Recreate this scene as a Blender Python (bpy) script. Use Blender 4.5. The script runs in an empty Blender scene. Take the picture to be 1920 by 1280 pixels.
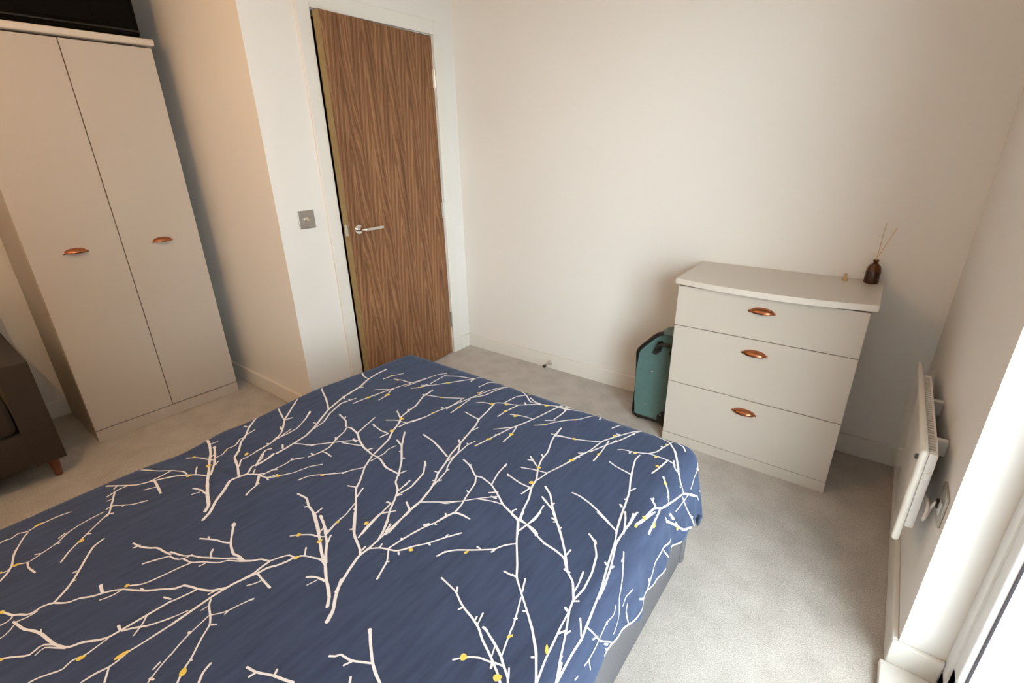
import bpy, bmesh, math, random
import numpy as np
from mathutils import Matrix, Vector
random.seed(7)
scene = bpy.context.scene
col = scene.collection

# ------------------------------------------------------------------ camera
F_PX = 905.606
cam_data = bpy.data.cameras.new('camera')
cam_data.sensor_width = 36.0
cam_data.lens = 36.0 * F_PX / 1920.0
cam_data.clip_start = 0.01
cam = bpy.data.objects.new('camera', cam_data)
col.objects.link(cam)
RW = ((0.79581461, 0.60524621, -0.01887162),
      (0.21069386, -0.30598167, -0.92843057),
      (-0.56770345, 0.73488247, -0.37102634))   # rows: camera right, down, forward
rx, dn, fw = (Vector(r) for r in RW)
m = Matrix(((rx.x, -dn.x, -fw.x, 2.33526), (rx.y, -dn.y, -fw.y, -2.49890), (rx.z, -dn.z, -fw.z, 1.37561), (0, 0, 0, 1)))
cam.matrix_world = m
scene.camera = cam

# ------------------------------------------------------------------ sky and exposure
world = bpy.data.worlds.new('overcast_sky')
scene.world = world
world.use_nodes = True
bg = world.node_tree.nodes['Background']
bg.inputs['Color'].default_value = (0.90, 0.96, 1.0, 1)
bg.inputs['Strength'].default_value = 20.0
scene.view_settings.view_transform = 'Standard'
scene.view_settings.look = 'None'
scene.view_settings.gamma = 1.0
scene.view_settings.use_curve_mapping = False
scene.view_settings.exposure = 0.0
LAMP_STRENGTH = 480.0

# ------------------------------------------------------------------ helpers
def tag(o, label=None, cat=None, group=None, kind=None):
    if label: o['label'] = label
    if cat: o['category'] = cat
    if group: o['group'] = group
    if kind: o['kind'] = kind
    return o

def thing(name, loc, label=None, cat=None, group=None, kind=None, rotz=0.0):
    o = bpy.data.objects.new(name, None)
    o.empty_display_size = 0.05
    col.objects.link(o)
    o.location = loc
    o.rotation_euler = (0, 0, rotz)
    return tag(o, label, cat, group, kind)

def root_loc(o):
    while o.parent: o = o.parent
    return o.location.copy()

def mk(name, bm, mat, parent=None, smooth=False, local=False, angle=40):
    """bm holds world coordinates (or the root's own coordinates when local)."""
    me = bpy.data.meshes.new(name)
    if parent is not None and not local:
        bmesh.ops.translate(bm, verts=bm.verts, vec=-root_loc(parent))
    bmesh.ops.recalc_face_normals(bm, faces=bm.faces)
    if smooth:
        for f in bm.faces: f.smooth = True
        ca = math.radians(angle)
        for e in bm.edges:
            if len(e.link_faces) == 2 and e.calc_face_angle(0) > ca: e.smooth = False
    bm.to_mesh(me); bm.free()
    if mat: me.materials.append(mat)
    o = bpy.data.objects.new(name, me)
    col.objects.link(o)
    if parent is not None: o.parent = parent
    return o

def box(bm, x0, x1, y0, y1, z0, z1, bev=0.0, seg=2):
    r = bmesh.ops.create_cube(bm, size=1.0)
    vs = r['verts']
    for v in vs:
        v.co = Vector(((x0 + x1) / 2 + v.co.x * abs(x1 - x0), (y0 + y1) / 2 + v.co.y * abs(y1 - y0), (z0 + z1) / 2 + v.co.z * abs(z1 - z0)))
    if bev > 0:
        es = list({e for v in vs for e in v.link_edges})
        bmesh.ops.bevel(bm, geom=es, offset=bev, segments=seg, profile=0.5, affect='EDGES')
    return bm

def bx(*a, **k): return box(bmesh.new(), *a, **k)

def prism(bm, pts, ax, a0, a1, bev=0.0, seg=2):
    """extrude a polygon along axis ax ('x','y','z') from a0 to a1"""
    def P(p, a):
        if ax == 'z': return (p[0], p[1], a)
        if ax == 'y': return (p[0], a, p[1])
        return (a, p[0], p[1])
    b = [bm.verts.new(P(p, a0)) for p in pts]
    t = [bm.verts.new(P(p, a1)) for p in pts]
    n = len(pts)
    bm.faces.new(b); bm.faces.new(t[::-1])
    for i in range(n): bm.faces.new((b[i], b[(i + 1) % n], t[(i + 1) % n], t[i]))
    if bev > 0:
        es = [e for e in {e for v in b + t for e in v.link_edges} if len(e.link_faces) == 2 and e.calc_face_angle(0) > 0.5]
        bmesh.ops.bevel(bm, geom=es, offset=bev, segments=seg, profile=0.5, affect='EDGES')
    return bm

def lathe(bm, prof, c, seg=32, ax='z'):
    """prof: (radius, height) list; revolve about ax through c"""
    rings = []
    for r, h in prof:
        ring = []
        for i in range(seg):
            a = 2 * math.pi * i / seg
            p = (r * math.cos(a), r * math.sin(a), h)
            if ax == 'x': p = (h, p[0], p[1])
            if ax == 'y': p = (p[0], h, p[1])
            ring.append(bm.verts.new((c[0] + p[0], c[1] + p[1], c[2] + p[2])))
        rings.append(ring)
    for a, b in zip(rings, rings[1:]):
        for i in range(seg):
            bm.faces.new((a[i], a[(i + 1) % seg], b[(i + 1) % seg], b[i]))
    if prof[0][0] > 1e-6: bm.faces.new(rings[0])
    if prof[-1][0] > 1e-6: bm.faces.new(rings[-1][::-1])
    bmesh.ops.remove_doubles(bm, verts=[v for r in rings for v in r], dist=1e-6)
    return bm

def tube(bm, pts, r, seg=10, r2=None):
    pts = [Vector(p) for p in pts]
    n = len(pts); rings = []
    for i, p in enumerate(pts):
        t = (pts[min(i + 1, n - 1)] - pts[max(i - 1, 0)]).normalized()
        u = t.cross(Vector((0, 0, 1)))
        if u.length < 1e-3: u = t.cross(Vector((1, 0, 0)))
        u.normalize(); w = t.cross(u)
        rr = r if r2 is None else r + (r2 - r) * i / (n - 1)
        rings.append([bm.verts.new(p + (u * math.cos(2 * math.pi * k / seg) + w * math.sin(2 * math.pi * k / seg)) * rr) for k in range(seg)])
    for a, b in zip(rings, rings[1:]):
        for k in range(seg): bm.faces.new((a[k], a[(k + 1) % seg], b[(k + 1) % seg], b[k]))
    bm.faces.new(rings[0]); bm.faces.new(rings[-1][::-1])
    return bm

def smooth_path(pts, n=8):
    pts = [Vector(p) for p in pts]; out = []
    P = [pts[0]] + pts + [pts[-1]]
    for i in range(1, len(P) - 2):
        for k in range(n):
            t = k / n
            a, b, c, d = P[i - 1], P[i], P[i + 1], P[i + 2]
            out.append(0.5 * ((2 * b) + (c - a) * t + (2 * a - 5 * b + 4 * c - d) * t * t + (3 * b - a - 3 * c + d) * t ** 3))
    out.append(pts[-1])
    return out

# ------------------------------------------------------------------ materials
def mat(name, color=(0.8, 0.8, 0.8), rough=0.5, metal=0.0, spec=0.5, bump=None, vary=None, sheen=0.0, coat=0.0):
    """bump=(scale, strength, distance)  vary=(scale, second colour, detail)"""
    m = bpy.data.materials.new(name); m.use_nodes = True
    nt = m.node_tree; b = nt.nodes['Principled BSDF']
    b.inputs['Base Color'].default_value = (*color, 1)
    b.inputs['Roughness'].default_value = rough
    b.inputs['Metallic'].default_value = metal
    b.inputs['Specular IOR Level'].default_value = spec
    if sheen: b.inputs['Sheen Weight'].default_value = sheen
    if coat:
        b.inputs['Coat Weight'].default_value = coat; b.inputs['Coat Roughness'].default_value = 0.03
    tc = nt.nodes.new('ShaderNodeTexCoord')
    if vary:
        n = nt.nodes.new('ShaderNodeTexNoise'); n.inputs['Scale'].default_value = vary[0]; n.inputs['Detail'].default_value = vary[2]
        r = nt.nodes.new('ShaderNodeMix'); r.data_type = 'RGBA'
        r.inputs[6].default_value = (*color, 1); r.inputs[7].default_value = (*vary[1], 1)
        mr = nt.nodes.new('ShaderNodeMapRange'); mr.inputs[1].default_value = 0.32; mr.inputs[2].default_value = 0.68
        nt.links.new(tc.outputs['Object'], n.inputs['Vector']); nt.links.new(n.outputs['Fac'], mr.inputs[0])
        nt.links.new(mr.outputs[0], r.inputs[0]); nt.links.new(r.outputs[2], b.inputs['Base Color'])
    if bump:
        n = nt.nodes.new('ShaderNodeTexNoise'); n.inputs['Scale'].default_value = bump[0]; n.inputs['Detail'].default_value = 4
        bp = nt.nodes.new('ShaderNodeBump'); bp.inputs['Strength'].default_value = bump[1]; bp.inputs['Distance'].default_value = bump[2]
        nt.links.new(tc.outputs['Object'], n.inputs['Vector']); nt.links.new(n.outputs['Fac'], bp.inputs['Height'])
        nt.links.new(bp.outputs['Normal'], b.inputs['Normal'])
    return m

M = {}
M['wall'] = mat('wall_paint', (0.85, 0.83, 0.805), 0.75, spec=0.25, bump=(220, 0.06, 0.001))
M['trim'] = mat('trim_gloss_paint', (0.83, 0.81, 0.77), 0.4, spec=0.4)
M['ceiling'] = mat('ceiling_paint', (0.87, 0.86, 0.84), 0.8, spec=0.2)
M['cab'] = mat('matt_cashmere_board', (0.54, 0.485, 0.43), 0.5, spec=0.35, bump=(600, 0.03, 0.0005))
M['cab_edge'] = mat('cashmere_edging', (0.66, 0.60, 0.54), 0.32, spec=0.5)
M['copper'] = mat('brushed_copper', (0.46, 0.175, 0.085), 0.27, metal=1.0)
M['steel'] = mat('satin_steel', (0.62, 0.60, 0.57), 0.28, metal=1.0)
M['steel_dark'] = mat('brushed_steel_plate', (0.50, 0.47, 0.43), 0.38, metal=1.0, bump=(90, 0.05, 0.001))
M['chrome'] = mat('chrome', (0.8, 0.79, 0.77), 0.12, metal=1.0)
M['black'] = mat('black_plastic', (0.012, 0.012, 0.012), 0.45)
M['black_fabric'] = mat('black_case_fabric', (0.0035, 0.0035, 0.0035), 0.8, spec=0.08, bump=(400, 0.15, 0.001))
M['piping'] = mat('black_piping', (0.008, 0.008, 0.008), 0.4)
M['teal'] = mat('teal_suitcase_fabric', (0.098, 0.178, 0.172), 0.42, vary=(40, (0.083, 0.158, 0.153), 3), bump=(700, 0.08, 0.0006))
M['base'] = mat('grey_woven_bed_base', (0.14, 0.136, 0.148), 0.85, spec=0.2, vary=(300, (0.115, 0.112, 0.122), 2), bump=(900, 0.2, 0.0008))
M['mattress'] = mat('white_mattress_ticking', (0.75, 0.73, 0.70), 0.8)
M['sofa'] = mat('charcoal_brown_upholstery', (0.046, 0.036, 0.031), 0.85, spec=0.15, vary=(260, (0.037, 0.029, 0.025), 3), bump=(800, 0.25, 0.001), sheen=0.1)
M['leg_wood'] = mat('reddish_stained_wood', (0.20, 0.065, 0.03), 0.4, vary=(25, (0.15, 0.045, 0.02), 3))
M['white_plastic'] = mat('white_plastic', (0.80, 0.79, 0.77), 0.35)
M['heater_body'] = mat('white_powder_coat', (0.76, 0.75, 0.73), 0.45)
M['heater_glass'] = mat('white_glass_front', (0.80, 0.76, 0.70), 0.06, spec=0.6, coat=0.6)
M['slot'] = mat('heater_dark_inside', (0.05, 0.045, 0.04), 0.7)
M['upvc'] = mat('white_upvc', (0.84, 0.85, 0.85), 0.3)
M['gasket'] = mat('dark_rubber_gasket', (0.02, 0.014, 0.02), 0.5)
M['cork'] = mat('cork', (0.55, 0.40, 0.22), 0.8, vary=(200, (0.45, 0.31, 0.16), 3))
M['reed'] = mat('rattan_reed', (0.62, 0.45, 0.26), 0.7)
M['edge_wood'] = mat('pale_door_lipping', (0.30, 0.215, 0.09), 0.55, vary=(30, (0.26, 0.18, 0.075), 3))
M['rubber'] = mat('dark_rubber', (0.02, 0.017, 0.014), 0.7)
M['print_white'] = mat('white_branch_print', (0.80, 0.78, 0.80), 0.8, spec=0.2)
M['print_yellow'] = mat('yellow_bud_print', (0.78, 0.58, 0.12), 0.8, spec=0.2)
M['paver'] = mat('pale_stone_paver', (0.44, 0.43, 0.41), 0.8, vary=(9, (0.36, 0.355, 0.345), 5), bump=(60, 0.2, 0.002))
M['mortar'] = mat('light_grey_joint_sand', (0.40, 0.39, 0.375), 0.9)
M['hall'] = mat('hall_paint', (0.35, 0.33, 0.30), 0.8)

def carpet():
    m = mat('grey_beige_carpet', (0.5, 0.46, 0.42), 0.95, spec=0.1)
    nt = m.node_tree; b = nt.nodes['Principled BSDF']; L = nt.links
    tc = next(n for n in nt.nodes if n.type == 'TEX_COORD')
    fine = nt.nodes.new('ShaderNodeTexNoise'); fine.inputs['Scale'].default_value = 260; fine.inputs['Detail'].default_value = 6
    soft = nt.nodes.new('ShaderNodeTexNoise'); soft.inputs['Scale'].default_value = 9; soft.inputs['Detail'].default_value = 5
    L.new(tc.outputs['Object'], fine.inputs['Vector']); L.new(tc.outputs['Object'], soft.inputs['Vector'])
    r1 = nt.nodes.new('ShaderNodeValToRGB')
    r1.color_ramp.elements[0].position = 0.33; r1.color_ramp.elements[0].color = (0.40, 0.362, 0.33, 1)
    r1.color_ramp.elements[1].position = 0.66; r1.color_ramp.elements[1].color = (0.64, 0.597, 0.555, 1)
    r2 = nt.nodes.new('ShaderNodeValToRGB')
    r2.color_ramp.elements[0].position = 0.35; r2.color_ramp.elements[0].color = (0.86, 0.85, 0.84, 1)
    r2.color_ramp.elements[1].position = 0.62; r2.color_ramp.elements[1].color = (1, 1, 1, 1)
    mx = nt.nodes.new('ShaderNodeMix'); mx.data_type = 'RGBA'; mx.blend_type = 'MULTIPLY'; mx.inputs[0].default_value = 1.0
    L.new(fine.outputs['Fac'], r1.inputs[0]); L.new(soft.outputs['Fac'], r2.inputs[0])
    L.new(r1.outputs[0], mx.inputs[6]); L.new(r2.outputs[0], mx.inputs[7]); L.new(mx.outputs[2], b.inputs['Base Color'])
    bp = nt.nodes.new('ShaderNodeBump'); bp.inputs['Strength'].default_value = 0.5; bp.inputs['Distance'].default_value = 0.004
    L.new(fine.outputs['Fac'], bp.inputs['Height']); L.new(bp.outputs['Normal'], b.inputs['Normal'])
    b.inputs['Sheen Weight'].default_value = 0.15
    return m
M['carpet'] = carpet()

def walnut():
    """slip-matched crown-cut veneer: repeated leaves with pointed cathedral figure"""
    m = mat('walnut_veneer', (0.2, 0.1, 0.05), 0.42, spec=0.4)
    nt = m.node_tree; b = nt.nodes['Principled BSDF']; L = nt.links
    tc = next(n for n in nt.nodes if n.type == 'TEX_COORD')
    def math_(op, a, c=None, d=None):
        n = nt.nodes.new('ShaderNodeMath'); n.operation = op
        for i, v in enumerate((a, c, d)):
            if v is None: continue
            if isinstance(v, (int, float)): n.inputs[i].default_value = v
            else: L.new(v, n.inputs[i])
        return n.outputs[0]
    sep = nt.nodes.new('ShaderNodeSeparateXYZ'); L.new(tc.outputs['Object'], sep.inputs[0])
    yy, zz = sep.outputs['Y'], sep.outputs['Z']
    wob = nt.nodes.new('ShaderNodeTexNoise'); wob.inputs['Scale'].default_value = 1.0; wob.inputs['Detail'].default_value = 3
    mp = nt.nodes.new('ShaderNodeMapping'); mp.inputs['Scale'].default_value = (1, 9, 1.6)
    L.new(tc.outputs['Object'], mp.inputs[0]); L.new(mp.outputs[0], wob.inputs['Vector'])
    w = math_('SUBTRACT', wob.outputs['Fac'], 0.5)
    leaf = math_('DIVIDE', math_('ADD', yy, math_('MULTIPLY', w, 0.05)), 0.152)
    fl = math_('FLOOR', leaf)
    fr = math_('SUBTRACT', math_('SUBTRACT', leaf, fl), 0.5)
    ab = math_('POWER', math_('ADD', math_('MULTIPLY', fr, fr), 0.0012), 0.5)
    f = math_('ADD', math_('ADD', math_('MULTIPLY', ab, 1.7), math_('MULTIPLY', zz, 1.0)), math_('MULTIPLY', w, 0.55))
    f = math_('ADD', f, math_('MULTIPLY', fl, 0.13))
    s1 = math_('SINE', math_('MULTIPLY', f, 21.0))
    s2 = math_('SINE', math_('MULTIPLY', f, 57.0))
    fine = nt.nodes.new('ShaderNodeTexNoise'); fine.inputs['Scale'].default_value = 1.0; fine.inputs['Detail'].default_value = 5
    mp2 = nt.nodes.new('ShaderNodeMapping'); mp2.inputs['Scale'].default_value = (1, 260, 6)
    L.new(tc.outputs['Object'], mp2.inputs[0]); L.new(mp2.outputs[0], fine.inputs['Vector'])
    big = nt.nodes.new('ShaderNodeTexNoise'); big.inputs['Scale'].default_value = 1.0; big.inputs['Detail'].default_value = 3
    mp3 = nt.nodes.new('ShaderNodeMapping'); mp3.inputs['Scale'].default_value = (1, 26, 1.2)
    L.new(tc.outputs['Object'], mp3.inputs[0]); L.new(mp3.outputs[0], big.inputs['Vector'])
    v = math_('ADD', math_('MULTIPLY', s1, 0.17), math_('MULTIPLY', s2, 0.11))
    v = math_('ADD', v, math_('MULTIPLY', math_('SUBTRACT', fine.outputs['Fac'], 0.5), 0.4))
    v = math_('ADD', v, math_('MULTIPLY', math_('SUBTRACT', big.outputs['Fac'], 0.5), 0.9))
    v = math_('ADD', v, 0.5)
    rp = nt.nodes.new('ShaderNodeValToRGB'); e = rp.color_ramp.elements
    e[0].position = 0.08; e[0].color = (0.105, 0.041, 0.018, 1)
    e[1].position = 0.95; e[1].color = (0.40, 0.205, 0.095, 1)
    k = e.new(0.5); k.color = (0.220, 0.097, 0.040, 1)
    L.new(v, rp.inputs[0]); L.new(rp.outputs[0], b.inputs['Base Color'])
    return m
M['walnut'] = walnut()

def glass_pane():
    m = bpy.data.materials.new('window_glass'); m.use_nodes = True
    nt = m.node_tree; nt.nodes.remove(nt.nodes['Principled BSDF']); out = nt.nodes['Material Output']
    t = nt.nodes.new('ShaderNodeBsdfTransparent'); t.inputs[0].default_value = (0.93, 0.96, 0.95, 1)
    g = nt.nodes.new('ShaderNodeBsdfGlossy'); g.inputs['Roughness'].default_value = 0.0
    lw = nt.nodes.new('ShaderNodeLayerWeight'); lw.inputs[0].default_value = 0.5
    pw = nt.nodes.new('ShaderNodeMath'); pw.operation = 'POWER'; pw.inputs[1].default_value = 5.0
    fr = nt.nodes.new('ShaderNodeMath'); fr.operation = 'MULTIPLY_ADD'; fr.inputs[1].default_value = 0.90; fr.inputs[2].default_value = 0.03
    nt.links.new(lw.outputs['Facing'], pw.inputs[0]); nt.links.new(pw.outputs[0], fr.inputs[0])
    mx = nt.nodes.new('ShaderNodeMixShader')
    nt.links.new(fr.outputs[0], mx.inputs[0]); nt.links.new(t.outputs[0], mx.inputs[1]); nt.links.new(g.outputs[0], mx.inputs[2]); nt.links.new(mx.outputs[0], out.inputs[0])
    return m
M['glass'] = glass_pane()

def amber():
    m = mat('amber_glass', (0.10, 0.030, 0.006), 0.06, spec=0.5)
    b = m.node_tree.nodes['Principled BSDF']
    b.inputs['Transmission Weight'].default_value = 0.35
    return m
M['amber'] = amber()
M['amber_liquid'] = mat('dark_amber_liquid', (0.035, 0.010, 0.003), 0.1)

def duvet_cloth():
    m = mat('navy_cotton', (0.042, 0.057, 0.108), 0.75, spec=0.15, vary=(900, (0.047, 0.063, 0.119), 2), sheen=0.2)
    nt = m.node_tree; b = nt.nodes['Principled BSDF']; L = nt.links
    b.inputs['Sheen Roughness'].default_value = 0.45
    b.inputs['Sheen Tint'].default_value = (0.45, 0.65, 1.0, 1)
    tc = next(n for n in nt.nodes if n.type == 'TEX_COORD')
    n1 = nt.nodes.new('ShaderNodeTexNoise'); n1.inputs['Scale'].default_value = 5; n1.inputs['Detail'].default_value = 6; n1.inputs['Distortion'].default_value = 1.2
    mp = nt.nodes.new('ShaderNodeMapping'); mp.inputs['Scale'].default_value = (2.2, 0.9, 1); mp.inputs['Rotation'].default_value = (0, 0, 0.5)
    L.new(tc.outputs['Object'], mp.inputs[0]); L.new(mp.outputs[0], n1.inputs['Vector'])
    n2 = nt.nodes.new('ShaderNodeTexNoise'); n2.inputs['Scale'].default_value = 1.0; n2.inputs['Detail'].default_value = 5
    mp2 = nt.nodes.new('ShaderNodeMapping'); mp2.inputs['Scale'].default_value = (70, 9, 20); mp2.inputs['Rotation'].default_value = (0, 0, -0.45)
    L.new(tc.outputs['Object'], mp2.inputs[0]); L.new(mp2.outputs[0], n2.inputs['Vector'])
    rp = nt.nodes.new('ShaderNodeValToRGB')
    rp.color_ramp.elements[0].position = 0.30; rp.color_ramp.elements[0].color = (0.80, 0.80, 0.82, 1)
    rp.color_ramp.elements[1].position = 0.72; rp.color_ramp.elements[1].color = (1.18, 1.18, 1.16, 1)
    L.new(n2.outputs['Fac'], rp.inputs[0])
    mx = nt.nodes.new('ShaderNodeMix'); mx.data_type = 'RGBA'; mx.blend_type = 'MULTIPLY'; mx.inputs[0].default_value = 1.0
    src = b.inputs['Base Color'].links[0].from_socket
    L.new(src, mx.inputs[6]); L.new(rp.outputs[0], mx.inputs[7]); L.new(mx.outputs[2], b.inputs['Base Color'])
    bp = nt.nodes.new('ShaderNodeBump'); bp.inputs['Strength'].default_value = 0.35; bp.inputs['Distance'].default_value = 0.012
    L.new(n1.outputs['Fac'], bp.inputs['Height']); L.new(bp.outputs['Normal'], b.inputs['Normal'])
    return m
M['navy'] = duvet_cloth()

def bulb_mat():
    m = bpy.data.materials.new('warm_lamp_bulb'); m.use_nodes = True
    nt = m.node_tree; nt.nodes.remove(nt.nodes['Principled BSDF'])
    e = nt.nodes.new('ShaderNodeEmission'); e.inputs[0].default_value = (1.0, 0.55, 0.21, 1); e.inputs[1].default_value = LAMP_STRENGTH
    nt.links.new(e.outputs[0], nt.nodes['Material Output'].inputs[0])
    return m
M['bulb'] = bulb_mat()

# ------------------------------------------------------------------ room shell
LX, YT, XB, YF, H = 2.602, -1.295, -1.21, -3.35, 2.40      # right wall, alcove return, alcove back, front wall, ceiling
YD, DW, DH = -0.187, 0.775, 1.990                           # door opening: hinge side, width, height
WY0, WY1, WH = -1.126, -2.60, 2.15                          # window opening

def struct(name, bm, m, **k): return tag(mk(name, bm, m, **k), kind='structure')

b = bx(XB - 0.12, LX + 0.19, YF - 0.12, 0.12, -0.10, 0.0)
floor = struct('floor', b, M['carpet'])
struct('ceiling', bx(XB - 0.12, LX + 0.19, YF - 0.12, 0.12, H, H + 0.1), M['ceiling'])
struct('wall_back', bx(XB - 0.1, LX + 0.19, 0.0, 0.12, 0, H), M['wall'])
b = bmesh.new()
box(b, -0.10, 0, YD + 0.03, 0.0, 0, H)
box(b, -0.10, 0, YT + 0.1, YD - DW - 0.03, 0, H)
box(b, -0.10, 0, YD - DW - 0.03, YD + 0.03, DH + 0.03, H)
struct('wall_left', b, M['wall'])
struct('wall_alcove_side', bx(XB, 0, YT, YT + 0.1, 0, H), M['wall'])
struct('wall_alcove_back', bx(XB - 0.1, XB, YF, 0.0, 0, H), M['wall'])
struct('wall_front', bx(XB - 0.1, LX + 0.19, YF - 0.12, YF, 0, H), M['wall'])
b = bmesh.new()
box(b, LX, LX + 0.19, WY0, 0.0, 0, H)
box(b, LX, LX + 0.19, YF, WY1, 0, H)
box(b, LX, LX + 0.19, WY1, WY0, WH, H)
struct('wall_right', b, M['wall'])

SK, ST = 0.097, 0.015
def skirt(name, pts_list):
    b = bmesh.new()
    for (x0, x1, y0, y1) in pts_list: box(b, x0, x1, y0, y1, 0, SK, 0.004, 2)
    return struct(name, b, M['trim'])
skirt('baseboard_back', [(0.0, LX, -ST, 0)])
skirt('baseboard_alcove_side', [(XB, 0.0, YT - ST, YT)])
skirt('baseboard_left', [(0, ST, YT - ST, YD - DW - 0.075), (0, ST, YD + 0.075, -ST)])
skirt('baseboard_alcove_back', [(XB, XB + ST, YF, YT - ST)])
skirt('baseboard_right', [(LX - ST, LX, WY0, -ST), (LX - ST, LX + 0.098, WY0 - ST, WY0)])
skirt('baseboard_front', [(XB, LX, YF, YF + ST)])

# ------------------------------------------------------------------ door
d = thing('door_1', (0, YD, 0), 'walnut veneered door standing slightly ajar in a white frame', kind='structure')
b = bmesh.new()
box(b, -0.10, 0.0, YD, YD + 0.03, 0, DH, 0.002)
box(b, -0.10, 0.0, YD - DW - 0.03, YD - DW, 0, DH, 0.002)
box(b, -0.10, 0.0, YD - DW - 0.03, YD + 0.03, DH, DH + 0.03, 0.002)
box(b, -0.10, -0.052, YD - 0.014, YD, 0, DH)
box(b, -0.10, -0.052, YD - DW, YD - DW + 0.014, 0, DH)
box(b, -0.10, -0.052, YD - DW, YD, DH - 0.014, DH)
mk('door_lining', b, M['trim'], d)
AW = 0.070
mk('architrave', bx(0.0, 0.016, YD + 0.004, YD + 0.004 + AW, 0, DH + 0.004 + AW, 0.0022), M['trim'], d)
mk('architrave', bx(0.0, 0.016, YD - DW - 0.004 - AW, YD - DW - 0.004, 0, DH + 0.004 + AW, 0.0022), M['trim'], d)
mk('architrave', bx(0.0, 0.016, YD - DW - 0.004, YD + 0.004, DH + 0.004, DH + 0.004 + AW, 0.0022), M['trim'], d)
ALPHA = math.radians(4.6)
piv = Matrix.Translation((0.004, YD - 0.004, 0)) @ Matrix.Rotation(ALPHA, 4, 'Z')
def door_part(name, bm, m, parent, smooth=False):
    # built closed, with the pivot at the origin and the leaf along -y; then swung open
    bmesh.ops.transform(bm, matrix=piv, verts=bm.verts)
    return mk(name, bm, m, parent, smooth=smooth)
leaf = door_part('door_leaf', bx(-0.044, 0, -0.765, 0, 0.008, DH - 0.006, 0.0012), M['walnut'], d)
door_part('lipping', bx(-0.0442, -0.0006, -0.7665, -0.7635, 0.009, DH - 0.007), M['edge_wood'], leaf)
for hz in (1.77, 1.01, 0.26):
    b = bmesh.new()
    lathe(b, [(0.0065, -0.05), (0.0065, 0.05)], (0.006, 0.004, hz), 14)
    box(b, -0.002, 0.0022, -0.012, 0.004, hz - 0.05, hz + 0.05)
    door_part('hinge', b, M['steel'], leaf, smooth=True)
hp = door_part('door_handle', lathe(bmesh.new(), [(0.0255, 0.0), (0.026, 0.006), (0.024, 0.009), (0.011, 0.0095), (0.011, 0.02), (0, 0.02)], (0, -0.708, 0.985), 32, 'x'), M['chrome'], leaf, smooth=True)
b = tube(bmesh.new(), smooth_path([(0.012, -0.708, 0.985), (0.045, -0.708, 0.985), (0.056, -0.700, 0.985), (0.059, -0.68, 0.985), (0.059, -0.585, 0.985)], 6), 0.0095, 16)
door_part('lever', b, M['chrome'], leaf, smooth=True)
door_part('latch_plate', bx(-0.033, -0.011, -0.7680, -0.7655, 0.955, 1.015, 0.0008), M['steel'], leaf)

# ------------------------------------------------------------------ window (full-height glazed unit)
w = thing('window_1', (LX + 0.1, WY0, 0), 'tall white glazed window with dark gasket opening onto paving', kind='structure')
FX0, FX1 = 2.700, 2.770
b = bmesh.new()
box(b, FX0, FX1, WY1, WY1 + 0.05, 0.0, WH, 0.004)
box(b, FX0, FX1, WY0 - 0.05, WY0, 0.0, WH, 0.004)
box(b, FX0, FX1, WY1, WY0, WH - 0.05, WH, 0.004)
box(b, FX0, FX1, WY1, WY0, 0.0, 0.075, 0.004)
mk('window_frame', b, M['upvc'], w, smooth=True)
ym = (WY0 + WY1) / 2
for (y1, y0) in ((WY0 - 0.045, ym + 0.003), (ym - 0.003, WY1 + 0.045)):
    z0, z1 = 0.07, WH - 0.045
    b = bmesh.new(); s = 0.052
    for (p0, p1, q0, q1) in ((y0, y0 + s, z0, z1), (y1 - s, y1, z0, z1), (y0, y1, z0, z0 + s + 0.02), (y0, y1, z1 - s, z1)):
        box(b, FX0 + 0.006, FX1 - 0.006, p0, p1, q0, q1, 0.007, 3)
    sash = mk('sash', b, M['upvc'], w, smooth=True)
    b = bmesh.new(); g = 0.004; a0, a1, c0, c1 = y0 + s, y1 - s, z0 + s + 0.02, z1 - s
    for (p0, p1, q0, q1) in ((a0, a0 + g, c0, c1), (a1 - g, a1, c0, c1), (a0, a1, c0, c0 + g), (a0, a1, c1 - g, c1)):
        box(b, FX0 + 0.0195, FX0 + 0.0245, p0, p1, q0, q1)
    mk('gasket', b, M['gasket'], sash)
    mk('pane', bx(FX0 + 0.024, FX0 + 0.030, a0, a1, c0, c1), M['glass'], sash)
mk('window_sill', bx(LX - 0.027, FX0 + 0.02, WY1, WY0 - ST, 0.0, 0.022, 0.004), M['trim'], w)

# ------------------------------------------------------------------ paving outside
g = thing('patio', (3.4, -1.0, -0.15), 'pale stone paving outside the glazed window', kind='structure')
mk('paving_bed', bx(LX + 0.19, 30.0, -25.0, 22.0, -0.30, -0.158), M['mortar'], g)
pv = bx(-0.145, 0.145, -0.095, 0.095, -0.03, 0.0, 0.006, 1)
pme = None
rnd = random.Random(3)
i = 0
for r in range(24):
    for c in range(10):
        x = 2.95 + c * 0.298 + (0.149 if r % 2 else 0.0); y = -3.4 + r * 0.198
        if pme is None:
            o = mk('paver', pv, M['paver'], g, local=True); pme = o.data
        else:
            o = bpy.data.objects.new('paver', pme); col.objects.link(o); o.parent = g
        o.location = (x - 3.4, y + 1.0, rnd.uniform(-0.004, 0.003))
        o.rotation_euler = (0, 0, rnd.uniform(-0.01, 0.01))


# ------------------------------------------------------------------ unseen slab added over the paving to cut steep sky light
M['concrete'] = mat('pale_concrete', (0.45, 0.44, 0.42), 0.85, vary=(5, (0.38, 0.37, 0.36), 5))
struct('added_sky_cut_slab', bx(LX + 0.19, LX + 1.25, -5.0, 3.0, 2.42, 2.62, 0.01), M['concrete'])

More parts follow.
